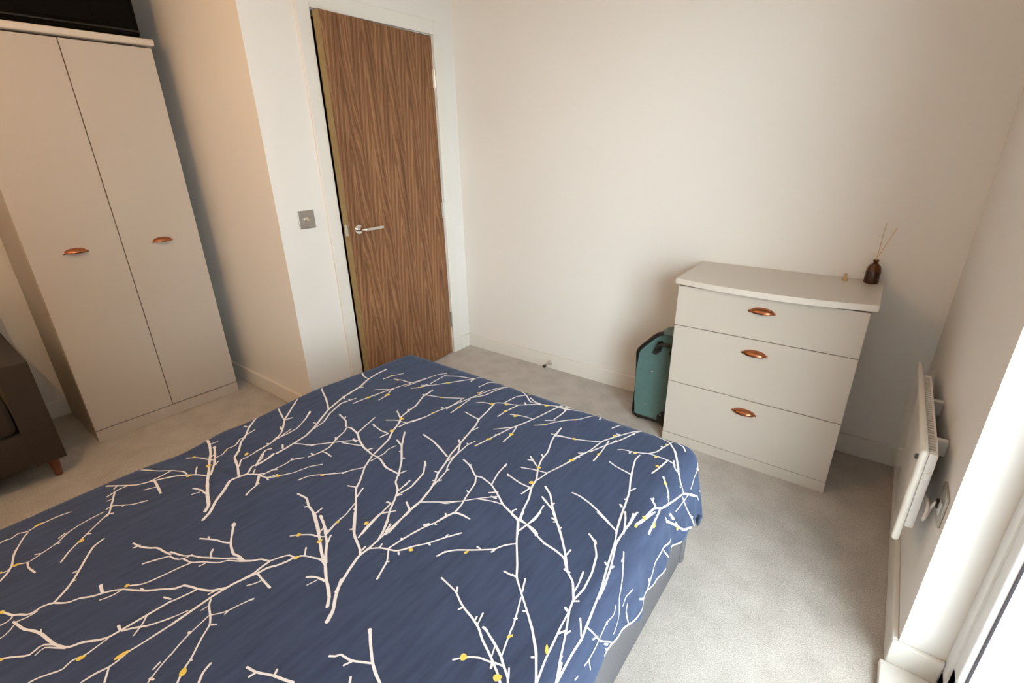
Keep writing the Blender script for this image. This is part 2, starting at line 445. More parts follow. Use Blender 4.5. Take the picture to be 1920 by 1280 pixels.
# ------------------------------------------------------------------ unseen brick block with windows, added to keep low sky light off the wardrobe
M['brick'] = mat('brown_brick', (0.22, 0.16, 0.125), 0.85, vary=(6, (0.17, 0.12, 0.095), 4))
M['dark_glass'] = mat('dark_window_glass', (0.03, 0.035, 0.04), 0.08)
bo = thing('added_sky_blocker', (9.0, 0.0, -0.3), 'unseen brown brick block added outside the window to block low sky light', kind='structure')
mk('blocker_wall', bx(9.0, 15.0, -3.2, 6.0, -0.3, 5.4), M['brick'], bo)
for k in range(3):
    for z in (0.7, 3.4):
        yb = -2.6 + k * 3.0
        fr_ = mk('blocker_window', bx(8.96, 9.02, yb, yb + 1.4, z, z + 1.4, 0.01), M['upvc'], bo)
        mk('blocker_pane', bx(8.955, 8.99, yb + 0.08, yb + 1.32, z + 0.08, z + 1.32), M['dark_glass'], fr_)

# ------------------------------------------------------------------ cup handle
def cup_handle(parent, c, face, width=0.096):
    """copper cup pull; face 'x' looks along +x, 'y' looks along -y; c is its centre on the front"""
    b = bmesh.new(); a = width / 2 - 0.006; n, k = 24, 9
    def P(s, o, z):          # s along the front, o out of it, z up
        if face == 'x': return (c[0] + o, c[1] + s, c[2] + z)
        return (c[0] + s, c[1] - o, c[2] + z)
    outer, inner = [], []
    for i in range(n + 1):
        ph = math.pi * i / n
        ro, ri = [], []
        for j in range(k + 1):
            th = (math.pi / 2) * 1.16 * j / k
            for lst, sh in ((ro, 0.0), (ri, 0.0022)):
                q = math.sin(ph) ** 0.85
                o = max((0.026 - sh) * q * math.sin(th), 0.0)
                z = (0.019 - sh) * q * math.cos(th)
                lst.append(b.verts.new(P((a - sh) * math.cos(ph), o, z)))
        outer.append(ro); inner.append(ri)
    for A, fl in ((outer, 1), (inner, 0)):
        for i in range(n):
            for j in range(k):
                q = (A[i][j], A[i + 1][j], A[i + 1][j + 1], A[i][j + 1])
                try: b.faces.new(q if fl else q[::-1])
                except ValueError: pass
    for i in range(n): b.faces.new((outer[i][k], outer[i + 1][k], inner[i + 1][k], inner[i][k]))
    bmesh.ops.remove_doubles(b, verts=b.verts, dist=1e-5)
    for s in (-1, 1):
        e0, e1 = sorted((s * (a - 0.010), s * (a + 0.006)))
        if face == 'x': box(b, c[0], c[0] + 0.0035, c[1] + e0, c[1] + e1, c[2] - 0.0055, c[2] + 0.0045, 0.0012)
        else: box(b, c[0] + e0, c[0] + e1, c[1] - 0.0035, c[1], c[2] - 0.0055, c[2] + 0.0045, 0.0012)
    return mk('cup_handle', b, M['copper'], parent, smooth=True, angle=50)

# ------------------------------------------------------------------ wardrobe
WX, WYR, WYL, WYM = -0.677, -1.404, -2.113, -1.758
wd = thing('wardrobe', (-0.93, WYM, 0), 'tall beige two-door wardrobe with copper cup handles in the alcove', 'wardrobe')
b = bmesh.new()
box(b, -1.190, WX - 0.019, WYL, WYL + 0.018, 0.0, 1.862, 0.0008)
box(b, -1.190, WX - 0.019, WYR - 0.018, WYR, 0.0, 1.862, 0.0008)
box(b, -1.190, -1.182, WYL + 0.018, WYR - 0.018, 0.06, 1.862)
box(b, -1.182, WX - 0.019, WYL + 0.018, WYR - 0.018, 0.062, 0.078)
box(b, -1.182, WX - 0.019, WYL + 0.018, WYR - 0.018, 1.70, 1.716)
mk('carcass', b, M['cab'], wd)
mk('plinth', bx(WX - 0.019, WX - 0.001, WYL + 0.0005, WYR - 0.0005, 0.0, 0.061, 0.001), M['cab'], wd)
mk('top_board', bx(-1.190, WX + 0.022, WYL - 0.010, WYR + 0.010, 1.864, 1.893, 0.006, 3), M['cab_edge'], wd, smooth=True)
for y0, y1, hy in ((WYL + 0.001, WYM - 0.0018, -1.942), (WYM + 0.0018, WYR - 0.001, -1.585)):
    dr = mk('wardrobe_door', bx(WX - 0.018, WX, y0, y1, 0.066, 1.856, 0.0012), M['cab'], wd)
    cup_handle(dr, (WX, hy, 0.962), 'x')

# ------------------------------------------------------------------ black case on the wardrobe
bc = thing('black_case', (-0.93, -1.75, 1.893), 'black soft case lying on top of the wardrobe', 'case')
mk('case_body', bx(-1.15, -0.700, -2.10, -1.422, 1.893, 2.195, 0.028, 4), M['black_fabric'], bc, smooth=True)
b = bmesh.new()
for zz in (1.925, 2.165):
    path = [(-0.705, -2.07, zz), (-0.698, -2.05, zz), (-0.698, -1.45, zz), (-0.712, -1.425, zz), (-0.75, -1.420, zz), (-1.10, -1.420, zz)]
    tube(b, path, 0.0045, 8)
mk('case_piping', b, M['piping'], bc, smooth=True)
mk('case_pocket', bx(-0.701, -0.694, -1.86, -1.60, 1.94, 2.045, 0.003), M['black_fabric'], bc)
b = tube(bmesh.new(), smooth_path([(-0.70, -1.70, 2.10), (-0.672, -1.715, 2.102), (-0.668, -1.78, 2.103), (-0.672, -1.845, 2.102), (-0.70, -1.86, 2.10)], 6), 0.009, 10)
mk('case_handle', b, M['black'], bc, smooth=True)

# ------------------------------------------------------------------ chest of drawers
C0, C1, CY = 1.6565, 2.357, -0.405
ch = thing('chest_of_drawers', (2.007, -0.2, 0), 'beige chest of three drawers with copper cup handles against the wall', 'chest of drawers')
b = bmesh.new()
box(b, C0, C0 + 0.016, CY + 0.019, -0.017, 0, 0.803, 0.0008)
box(b, C1 - 0.016, C1, CY + 0.019, -0.017, 0, 0.803, 0.0008)
box(b, C0 + 0.016, C1 - 0.016, -0.024, -0.017, 0.05, 0.803)
box(b, C0 + 0.016, C1 - 0.016, CY + 0.019, -0.024, 0.052, 0.066)
mk('carcass', b, M['cab'], ch)
mk('plinth', bx(C0 + 0.016, C1 - 0.016, CY + 0.004, CY + 0.020, 0, 0.0515), M['cab'], ch)
mk('side_foot', bx(C1 - 0.016, C1, CY + 0.002, CY + 0.0195, 0, 0.0515, 0.0008), M['cab'], ch)
mk('side_foot', bx(C0, C0 + 0.016, CY + 0.002, CY + 0.0195, 0, 0.0515, 0.0008), M['cab'], ch)
T0, T1 = 1.640, 2.375
pts = [(T0, -0.002), (T1, -0.002)]
n = 20
pts += [(T1 - (T1 - T0) * i / n, -0.400 - 0.050 * math.sin(math.pi * min(max((i / n - 0.02) / 0.96, 0), 1)) ** 0.75) for i in range(n + 1)]
mk('top_board', prism(bmesh.new(), pts, 'z', 0.806, 0.830, 0.005, 3), M['cab_edge'], ch, smooth=True)
for z0, z1, hz in ((0.0555, 0.3325, 0.272), (0.3358, 0.6145, 0.552), (0.6175, 0.7985, 0.738)):
    dr = mk('drawer', bx(C0 + 0.001, C1 - 0.001, CY, CY + 0.018, z0, z1, 0.0012), M['cab'], ch)
    cup_handle(dr, ((C0 + C1) / 2 - 0.002, CY, hz), 'y', 0.102)

# ------------------------------------------------------------------ reed diffuser, reeds and stopper
ZT = 0.830
bt = thing('diffuser_bottle', (2.330, -0.052, ZT), 'amber glass diffuser bottle on the chest of drawers', 'bottle')
prof = [(0.0, 0.0), (0.023, 0.0), (0.0255, 0.003), (0.0258, 0.052), (0.0245, 0.062), (0.0195, 0.073), (0.012, 0.080), (0.0085, 0.082), (0.0085, 0.089), (0.0105, 0.0895), (0.0105, 0.096), (0.007, 0.096), (0.006, 0.081), (0.0, 0.080)]
mk('bottle_glass', lathe(bmesh.new(), prof, (2.330, -0.052, ZT), 36), M['amber'], bt, smooth=True)
mk('liquid', lathe(bmesh.new(), [(0, 0.0035), (0.0259, 0.0035), (0.0264, 0.008), (0.0264, 0.049), (0.0259, 0.051), (0, 0.051)], (2.330, -0.052, ZT), 36), M['amber_liquid'], bt, smooth=True)
for tip, lab in (((2.331, -0.035, 1.072), 'upright tan reed stick standing in the amber bottle'), ((2.368, -0.030, 1.052), 'slanting tan reed stick standing in the amber bottle')):
    b = tube(bmesh.new(), [(2.330 - (tip[0] - 2.330) * 0.12, -0.055, ZT + 0.088), tip], 0.0015, 8)
    tag(mk('reed_stick', b, M['reed']), lab, 'reed stick', 'reeds in the diffuser bottle')
st = lathe(bmesh.new(), [(0, 0), (0.0105, 0), (0.0105, 0.006), (0.0095, 0.010), (0.0055, 0.013), (0.005, 0.022), (0.0062, 0.026), (0.004, 0.029), (0, 0.029)], (2.240, -0.060, ZT), 20)
tag(mk('cork_stopper', st, M['cork'], smooth=True), 'small cork stopper lying on the chest beside the amber bottle', 'stopper')

# ------------------------------------------------------------------ teal suitcase
SY0, SY1 = -0.292, -0.165
sc_ = thing('suitcase', (1.545, -0.16, 0), 'teal suitcase with black piping tucked between chest and wall', 'suitcase')
prof = [(1.449, 0.024), (1.449, 0.385), (1.456, 0.405), (1.474, 0.428), (1.528, 0.488), (1.552, 0.508), (1.575, 0.515), (1.646, 0.515), (1.646, 0.024)]
mk('shell', prism(bmesh.new(), prof, 'y', SY0, SY1, 0.010, 3), M['teal'], sc_, smooth=True, angle=30)
b = bmesh.new()
line = [(1.640, 0.026), (1.470, 0.026), (1.455, 0.03), (1.449, 0.045), (1.449, 0.385), (1.456, 0.405), (1.474, 0.428), (1.528, 0.488), (1.552, 0.508), (1.572, 0.514)]
tube(b, [(p[0], SY0 + 0.006, p[1]) for p in line], 0.011, 10)
mk('edge_piping', b, M['piping'], sc_, smooth=True)
hd = mk('carry_handle', tube(bmesh.new(), smooth_path([(1.552, SY0 - 0.004, 0.432), (1.566, SY0 - 0.024, 0.458), (1.600, SY0 - 0.030, 0.472), (1.632, SY0 - 0.024, 0.466), (1.642, SY0 - 0.004, 0.450)], 5), 0.010, 10), M['black'], sc_, smooth=True)
b = bmesh.new()
prism(b, [(1.526, 0.408), (1.545, 0.400), (1.568, 0.420), (1.578, 0.458), (1.572, 0.478), (1.552, 0.472), (1.545, 0.442)], 'y', SY0 - 0.010, SY0 + 0.004, 0.003)
mk('handle_mount', b, M['black'], hd)
b = prism(bmesh.new(), [(1.612, 0.416), (1.644, 0.420), (1.644, 0.470), (1.622, 0.460)], 'y', SY0 - 0.009, SY0 + 0.004, 0.003)
mk('handle_mount', b, M['black'], hd)
b = prism(bmesh.new(), [(1.585, 0.030), (1.583, 0.062), (1.600, 0.084), (1.646, 0.120), (1.650, 0.120), (1.650, 0.0), (1.630, 0.0), (1.605, 0.016)], 'y', SY0 - 0.006, SY0 + 0.08, 0.004)
mk('corner_guard', b, M['black'], sc_)
for x, z in ((1.532, 0.300), (1.513, 0.108), (1.600, 0.072), (1.552, 0.440)):
    yy = SY0 - (0.0068 if x > 1.545 else 0.0005)
    mk('rivet', lathe(bmesh.new(), [(0.0045, 0.004), (0.004, -0.001), (0.0022, -0.0022), (0, -0.0024)], (x, yy, z), 12, 'y'), M['chrome'], sc_, smooth=True)
for y in (SY0 + 0.03, SY1 - 0.03):
    b = lathe(bmesh.new(), [(0, -0.012), (0.02, -0.012), (0.022, -0.008), (0.022, 0.008), (0.02, 0.012), (0, 0.012)], (1.625, y, 0.022), 18, 'x')
    mk('wheel', b, M['black'], sc_, smooth=True)
    mk('foot_stud', lathe(bmesh.new(), [(0, 0), (0.011, 0), (0.011, 0.026), (0, 0.026)], (1.470, y, 0.0), 12), M['black'], sc_, smooth=True)

# ------------------------------------------------------------------ panel heater
HXF, HY0, HY1, HZ0, HZ1 = 2.530, -1.005, -0.300, 0.320, 0.620
ht = thing('panel_heater', (2.55, -0.8, HZ0), 'slim white glass-fronted panel heater mounted on the window wall', 'heater')
mk('front_panel', bx(HXF, HXF + 0.019, HY0, HY1, HZ0, HZ1, 0.009, 4), M['heater_glass'], ht, smooth=True)
B0, B1 = HY0 + 0.004, HY1 - 0.12
zb0, zb1 = HZ0 + 0.055, HZ1 - 0.006
b = bmesh.new()
X0, X1_ = HXF + 0.019, HXF + 0.038
box(b, X0, X1_, B0, B0 + 0.018, zb0, zb1, 0.002)
box(b, X0, X1_, B1 - 0.018, B1, zb0, zb1, 0.002)
box(b, X1_ - 0.005, X1_, B0 + 0.018, B1 - 0.018, zb0, zb1)
box(b, X0, X1_, B0 + 0.018, B1 - 0.018, zb0, zb0 + 0.004)
mk('heater_body', b, M['heater_body'], ht, smooth=True)
mk('heater_inside', bx(X0, X1_ - 0.005, B0 + 0.018, B1 - 0.018, zb0 + 0.004, zb1 - 0.02), M['slot'], ht)
b = bmesh.new(); ns = 34
for k in range(ns):
    y = B0 + 0.024 + (B1 - B0 - 0.048) * k / (ns - 1)
    box(b, X0, X1_ - 0.004, y - 0.0022, y + 0.0022, zb1 - 0.022, zb1 - 0.001)
gr = tag(mk('outlet_grille', b, M['heater_body'], ht), kind='stuff')
for y in (-0.56, -0.84):
    b = bmesh.new()
    box(b, X1_, LX, y - 0.011, y + 0.011, zb1 - 0.075, zb1 - 0.028, 0.002)
    mk('wall_bracket', b, M['heater_body'], ht)
mk('rocker_switch', bx(X0 + 0.004, X0 + 0.015, B0 - 0.003, B0 + 0.001, 0.535, 0.557, 0.001), M['white_plastic'], ht)
mk('thermostat_knob', lathe(bmesh.new(), [(0.0075, 0.004), (0.0075, -0.003), (0.006, -0.006), (0, -0.006)], (HXF - 0.0005, HY0 + 0.020, HZ1 - 0.030), 18, 'x'), M['slot'], ht, smooth=True)

# ------------------------------------------------------------------ fused outlet and flex
so = thing('wall_outlet', (LX, -1.045, 0.505), 'square brushed steel flex outlet plate on the wall below the heater', 'wall outlet')
mk('face_plate', bx(LX - 0.007, LX, -1.090, -1.000, 0.460, 0.550, 0.002), M['steel_dark'], so)
mk('cord_grip', bx(LX - 0.013, LX - 0.006, -1.038, -1.018, 0.484, 0.504, 0.002), M['black'], so)
mk('outlet_switch', bx(LX - 0.011, LX - 0.006, -1.074, -1.052, 0.487, 0.524, 0.002), M['steel'], so)
b = tube(bmesh.new(), smooth_path([(HXF + 0.0385, -0.950, 0.462), (2.578, -0.980, 0.469), (2.581, -1.014, 0.455), (2.577, -1.026, 0.431), (2.583, -1.004, 0.428), (2.589, -0.995, 0.455), (2.590, -1.018, 0.486), (LX - 0.010, -1.028, 0.494)], 7), 0.0042, 10)
tag(mk('power_flex', b, M['white_plastic'], smooth=True), 'white flex looping from heater to steel outlet plate', 'cable')

# ------------------------------------------------------------------ light switch and door stop
sw = thing('light_switch', (0, -1.150, 1.062), 'square brushed steel light switch beside the door frame', 'light switch')
mk('switch_plate', bx(0.0, 0.006, -1.194, -1.106, 1.018, 1.106, 0.002), M['steel_dark'], sw)
kn = mk('dimmer_knob', lathe(bmesh.new(), [(0.012, 0.005), (0.012, 0.008), (0.009, 0.010), (0.0085, 0.022), (0.007, 0.024), (0, 0.024)], (0, -1.150, 1.062), 24, 'x'), M['chrome'], sw, smooth=True)
ds = thing('door_stop', (0.735, -ST, 0.042), 'short steel door stop with dark rubber tip on the baseboard', 'door stop')
mk('stop_base', lathe(bmesh.new(), [(0.017, 0.0), (0.017, -0.004), (0.012, -0.010), (0.0075, -0.012), (0.0075, -0.062)], (0.735, -ST, 0.042), 20, 'y'), M['steel'], ds, smooth=True)
mk('rubber_tip', lathe(bmesh.new(), [(0.0085, -0.060), (0.010, -0.064), (0.010, -0.075), (0.007, -0.080), (0, -0.080)], (0.735, -ST, 0.042), 20, 'y'), M['rubber'], ds, smooth=True)

# ------------------------------------------------------------------ armchair in the alcove
AX, AY1, AY0 = -0.452, -2.264, -3.230
ac = thing('armchair', (-0.82, -2.75, 0), 'dark charcoal upholstered armchair with tapered wooden legs', 'armchair')
mk('seat_base', bx(-1.16, AX + 0.004, AY0 + 0.10, AY1 - 0.10, 0.102, 0.262, 0.012, 3), M['sofa'], ac, smooth=True)
for y0, y1 in ((AY1 - 0.106, AY1), (AY0, AY0 + 0.106)):
    prof = [(-1.17, 0.10), (AX, 0.10), (AX, 0.555), (AX - 0.012, 0.570), (-1.17, 0.588)]
    mk('arm', prism(bmesh.new(), prof, 'y', y0, y1, 0.016, 4), M['sofa'], ac, smooth=True)
mk('seat_cushion', bx(-1.05, AX - 0.004, AY0 + 0.112, AY1 - 0.112, 0.262, 0.425, 0.035, 5), M['sofa'], ac, smooth=True)
prof = [(-1.185, 0.12), (-0.98, 0.12), (-1.06, 0.78), (-1.085, 0.80), (-1.175, 0.80), (-1.185, 0.79)]
mk('backrest', prism(bmesh.new(), prof, 'y', AY0 + 0.004, AY1 - 0.004, 0.022, 4), M['sofa'], ac, smooth=True)
for x in (-0.505, -1.11):
    for y in (AY1 - 0.045, AY0 + 0.045):
        b = lathe(bmesh.new(), [(0, 0), (0.014, 0), (0.022, 0.104), (0, 0.104)], (x, y, 0), 20)
        mk('leg', b, M['leg_wood'], ac, smooth=True)

# ------------------------------------------------------------------ pendant lamp over the bed (behind the camera's view)
LP = (0.62, -2.72, 2.00)
pl = thing('pendant_lamp_offscreen', (LP[0], LP[1], H), 'bare warm bulb hanging from a ceiling rose above the bed', 'lamp')
mk('ceiling_rose', lathe(bmesh.new(), [(0.05, H), (0.05, H - 0.012), (0.03, H - 0.028), (0.006, H - 0.032)], (LP[0], LP[1], 0), 24), M['white_plastic'], pl, smooth=True)
mk('cord', tube(bmesh.new(), [(LP[0], LP[1], H - 0.03), (LP[0], LP[1], LP[2] + 0.10)], 0.003, 8), M['white_plastic'], pl)
mk('lamp_holder', lathe(bmesh.new(), [(0.010, LP[2] + 0.105), (0.018, LP[2] + 0.09), (0.018, LP[2] + 0.045)], (LP[0], LP[1], 0), 20), M['white_plastic'], pl, smooth=True)
prof = [(0.013, 0.05), (0.016, 0.035), (0.030, 0.018), (0.034, 0.0), (0.030, -0.018), (0.017, -0.031), (0, -0.035)]
mk('bulb_offscreen', lathe(bmesh.new(), [(r, LP[2] + h) for r, h in prof], (LP[0], LP[1], 0), 24), M['bulb'], pl, smooth=True)

# ------------------------------------------------------------------ bed
bd = thing('bed', (1.38, -2.1, 0), 'grey fabric double bed base with mattress under the navy duvet', 'bed')
b = bmesh.new()
box(b, 0.80, 2.008, -3.10, -1.154, 0.025, 0.285, 0.012, 3)
mk('bed_base', b, M['base'], bd, smooth=True)
mk('foot_panel', bx(0.795, 2.012, -1.142, -1.110, 0.015, 0.300, 0.008, 3), M['base'], bd, smooth=True)
mk('mattress', bx(0.79, 1.965, -3.08, -1.24, 0.283, 0.465, 0.04, 4), M['mattress'], bd, smooth=True)
for x in (0.86, 1.94):
    for y in (-1.22, -3.03):
        mk('bed_foot', lathe(bmesh.new(), [(0, 0), (0.022, 0), (0.024, 0.03), (0, 0.03)], (x, y, 0), 16), M['black'], bd, smooth=True)

# ------------------------------------------------------------------ duvet
DX0,DY1,DZ,DR,DTH=0.715,-1.175,0.5,0.06,1.4
HV=[-3.2,-2.1,-1.885,-1.81,-1.725,-1.66,-1.62,-1.54,-1.485,-1.45,-1.34,-1.2,-1.0]
HD=[.19,.17,.145,.145,.175,.215,.185,.20,.215,.19,.235,.26,.26]
def duvet_x1(v): return 1.965+.03*np.clip((-1.3-v)/.7,0,1)
def duvet(u,v):
    u=np.asarray(u,float); v=np.asarray(v,float)
    py=np.minimum(v,DY1); X1=duvet_x1(py); px=np.clip(u,DX0,X1)
    dx=u-px; dy=v-py; d=np.hypot(dx,dy); dd=np.where(d>1e-9,d,1)
    nx=dx/dd; ny=dy/dd
    th=np.minimum(d/DR,DTH); rem=np.maximum(d-DR*DTH,0)
    r=DR*np.sin(th)+rem*np.cos(DTH); z=DZ-DR*(1-np.cos(th))-rem*np.sin(DTH)
    s=px-py+.25*np.arctan2(ny,np.abs(nx)+1e-9)*(d>1e-9)
    a=.016*np.clip((d-.05)/.2,0,1)
    r=r+a*(.5*np.sin(s*31+.8)+.35*np.sin(s*53+2.2)+.2*np.sin(s*87))*.55
    # soft lofting and creases of the top
    q=np.clip(1-d/.1,0,1)
    z=z+q*(.0035*np.sin(3.1*u+1.)*np.sin(2.9*v+.4)+.0018*np.sin(9*u+4*v)*np.sin(5*v-2*u)+.0010*np.sin(21*u-13*v+1.3))
    # lumps along the left edge
    e=np.exp(-((u-DX0)/.09)**2)
    z=z+q*e*(.010*np.exp(-((v+1.98)/.05)**2)-.012*np.exp(-((v+2.12)/.06)**2)+.006*np.exp(-((v+1.62)/.1)**2))
    x=px+nx*r-e*.03*np.exp(-((v+1.6)/.28)**2); y=py+ny*r
    return x,y,z
def hem(v): return np.interp(v,HV,HD)

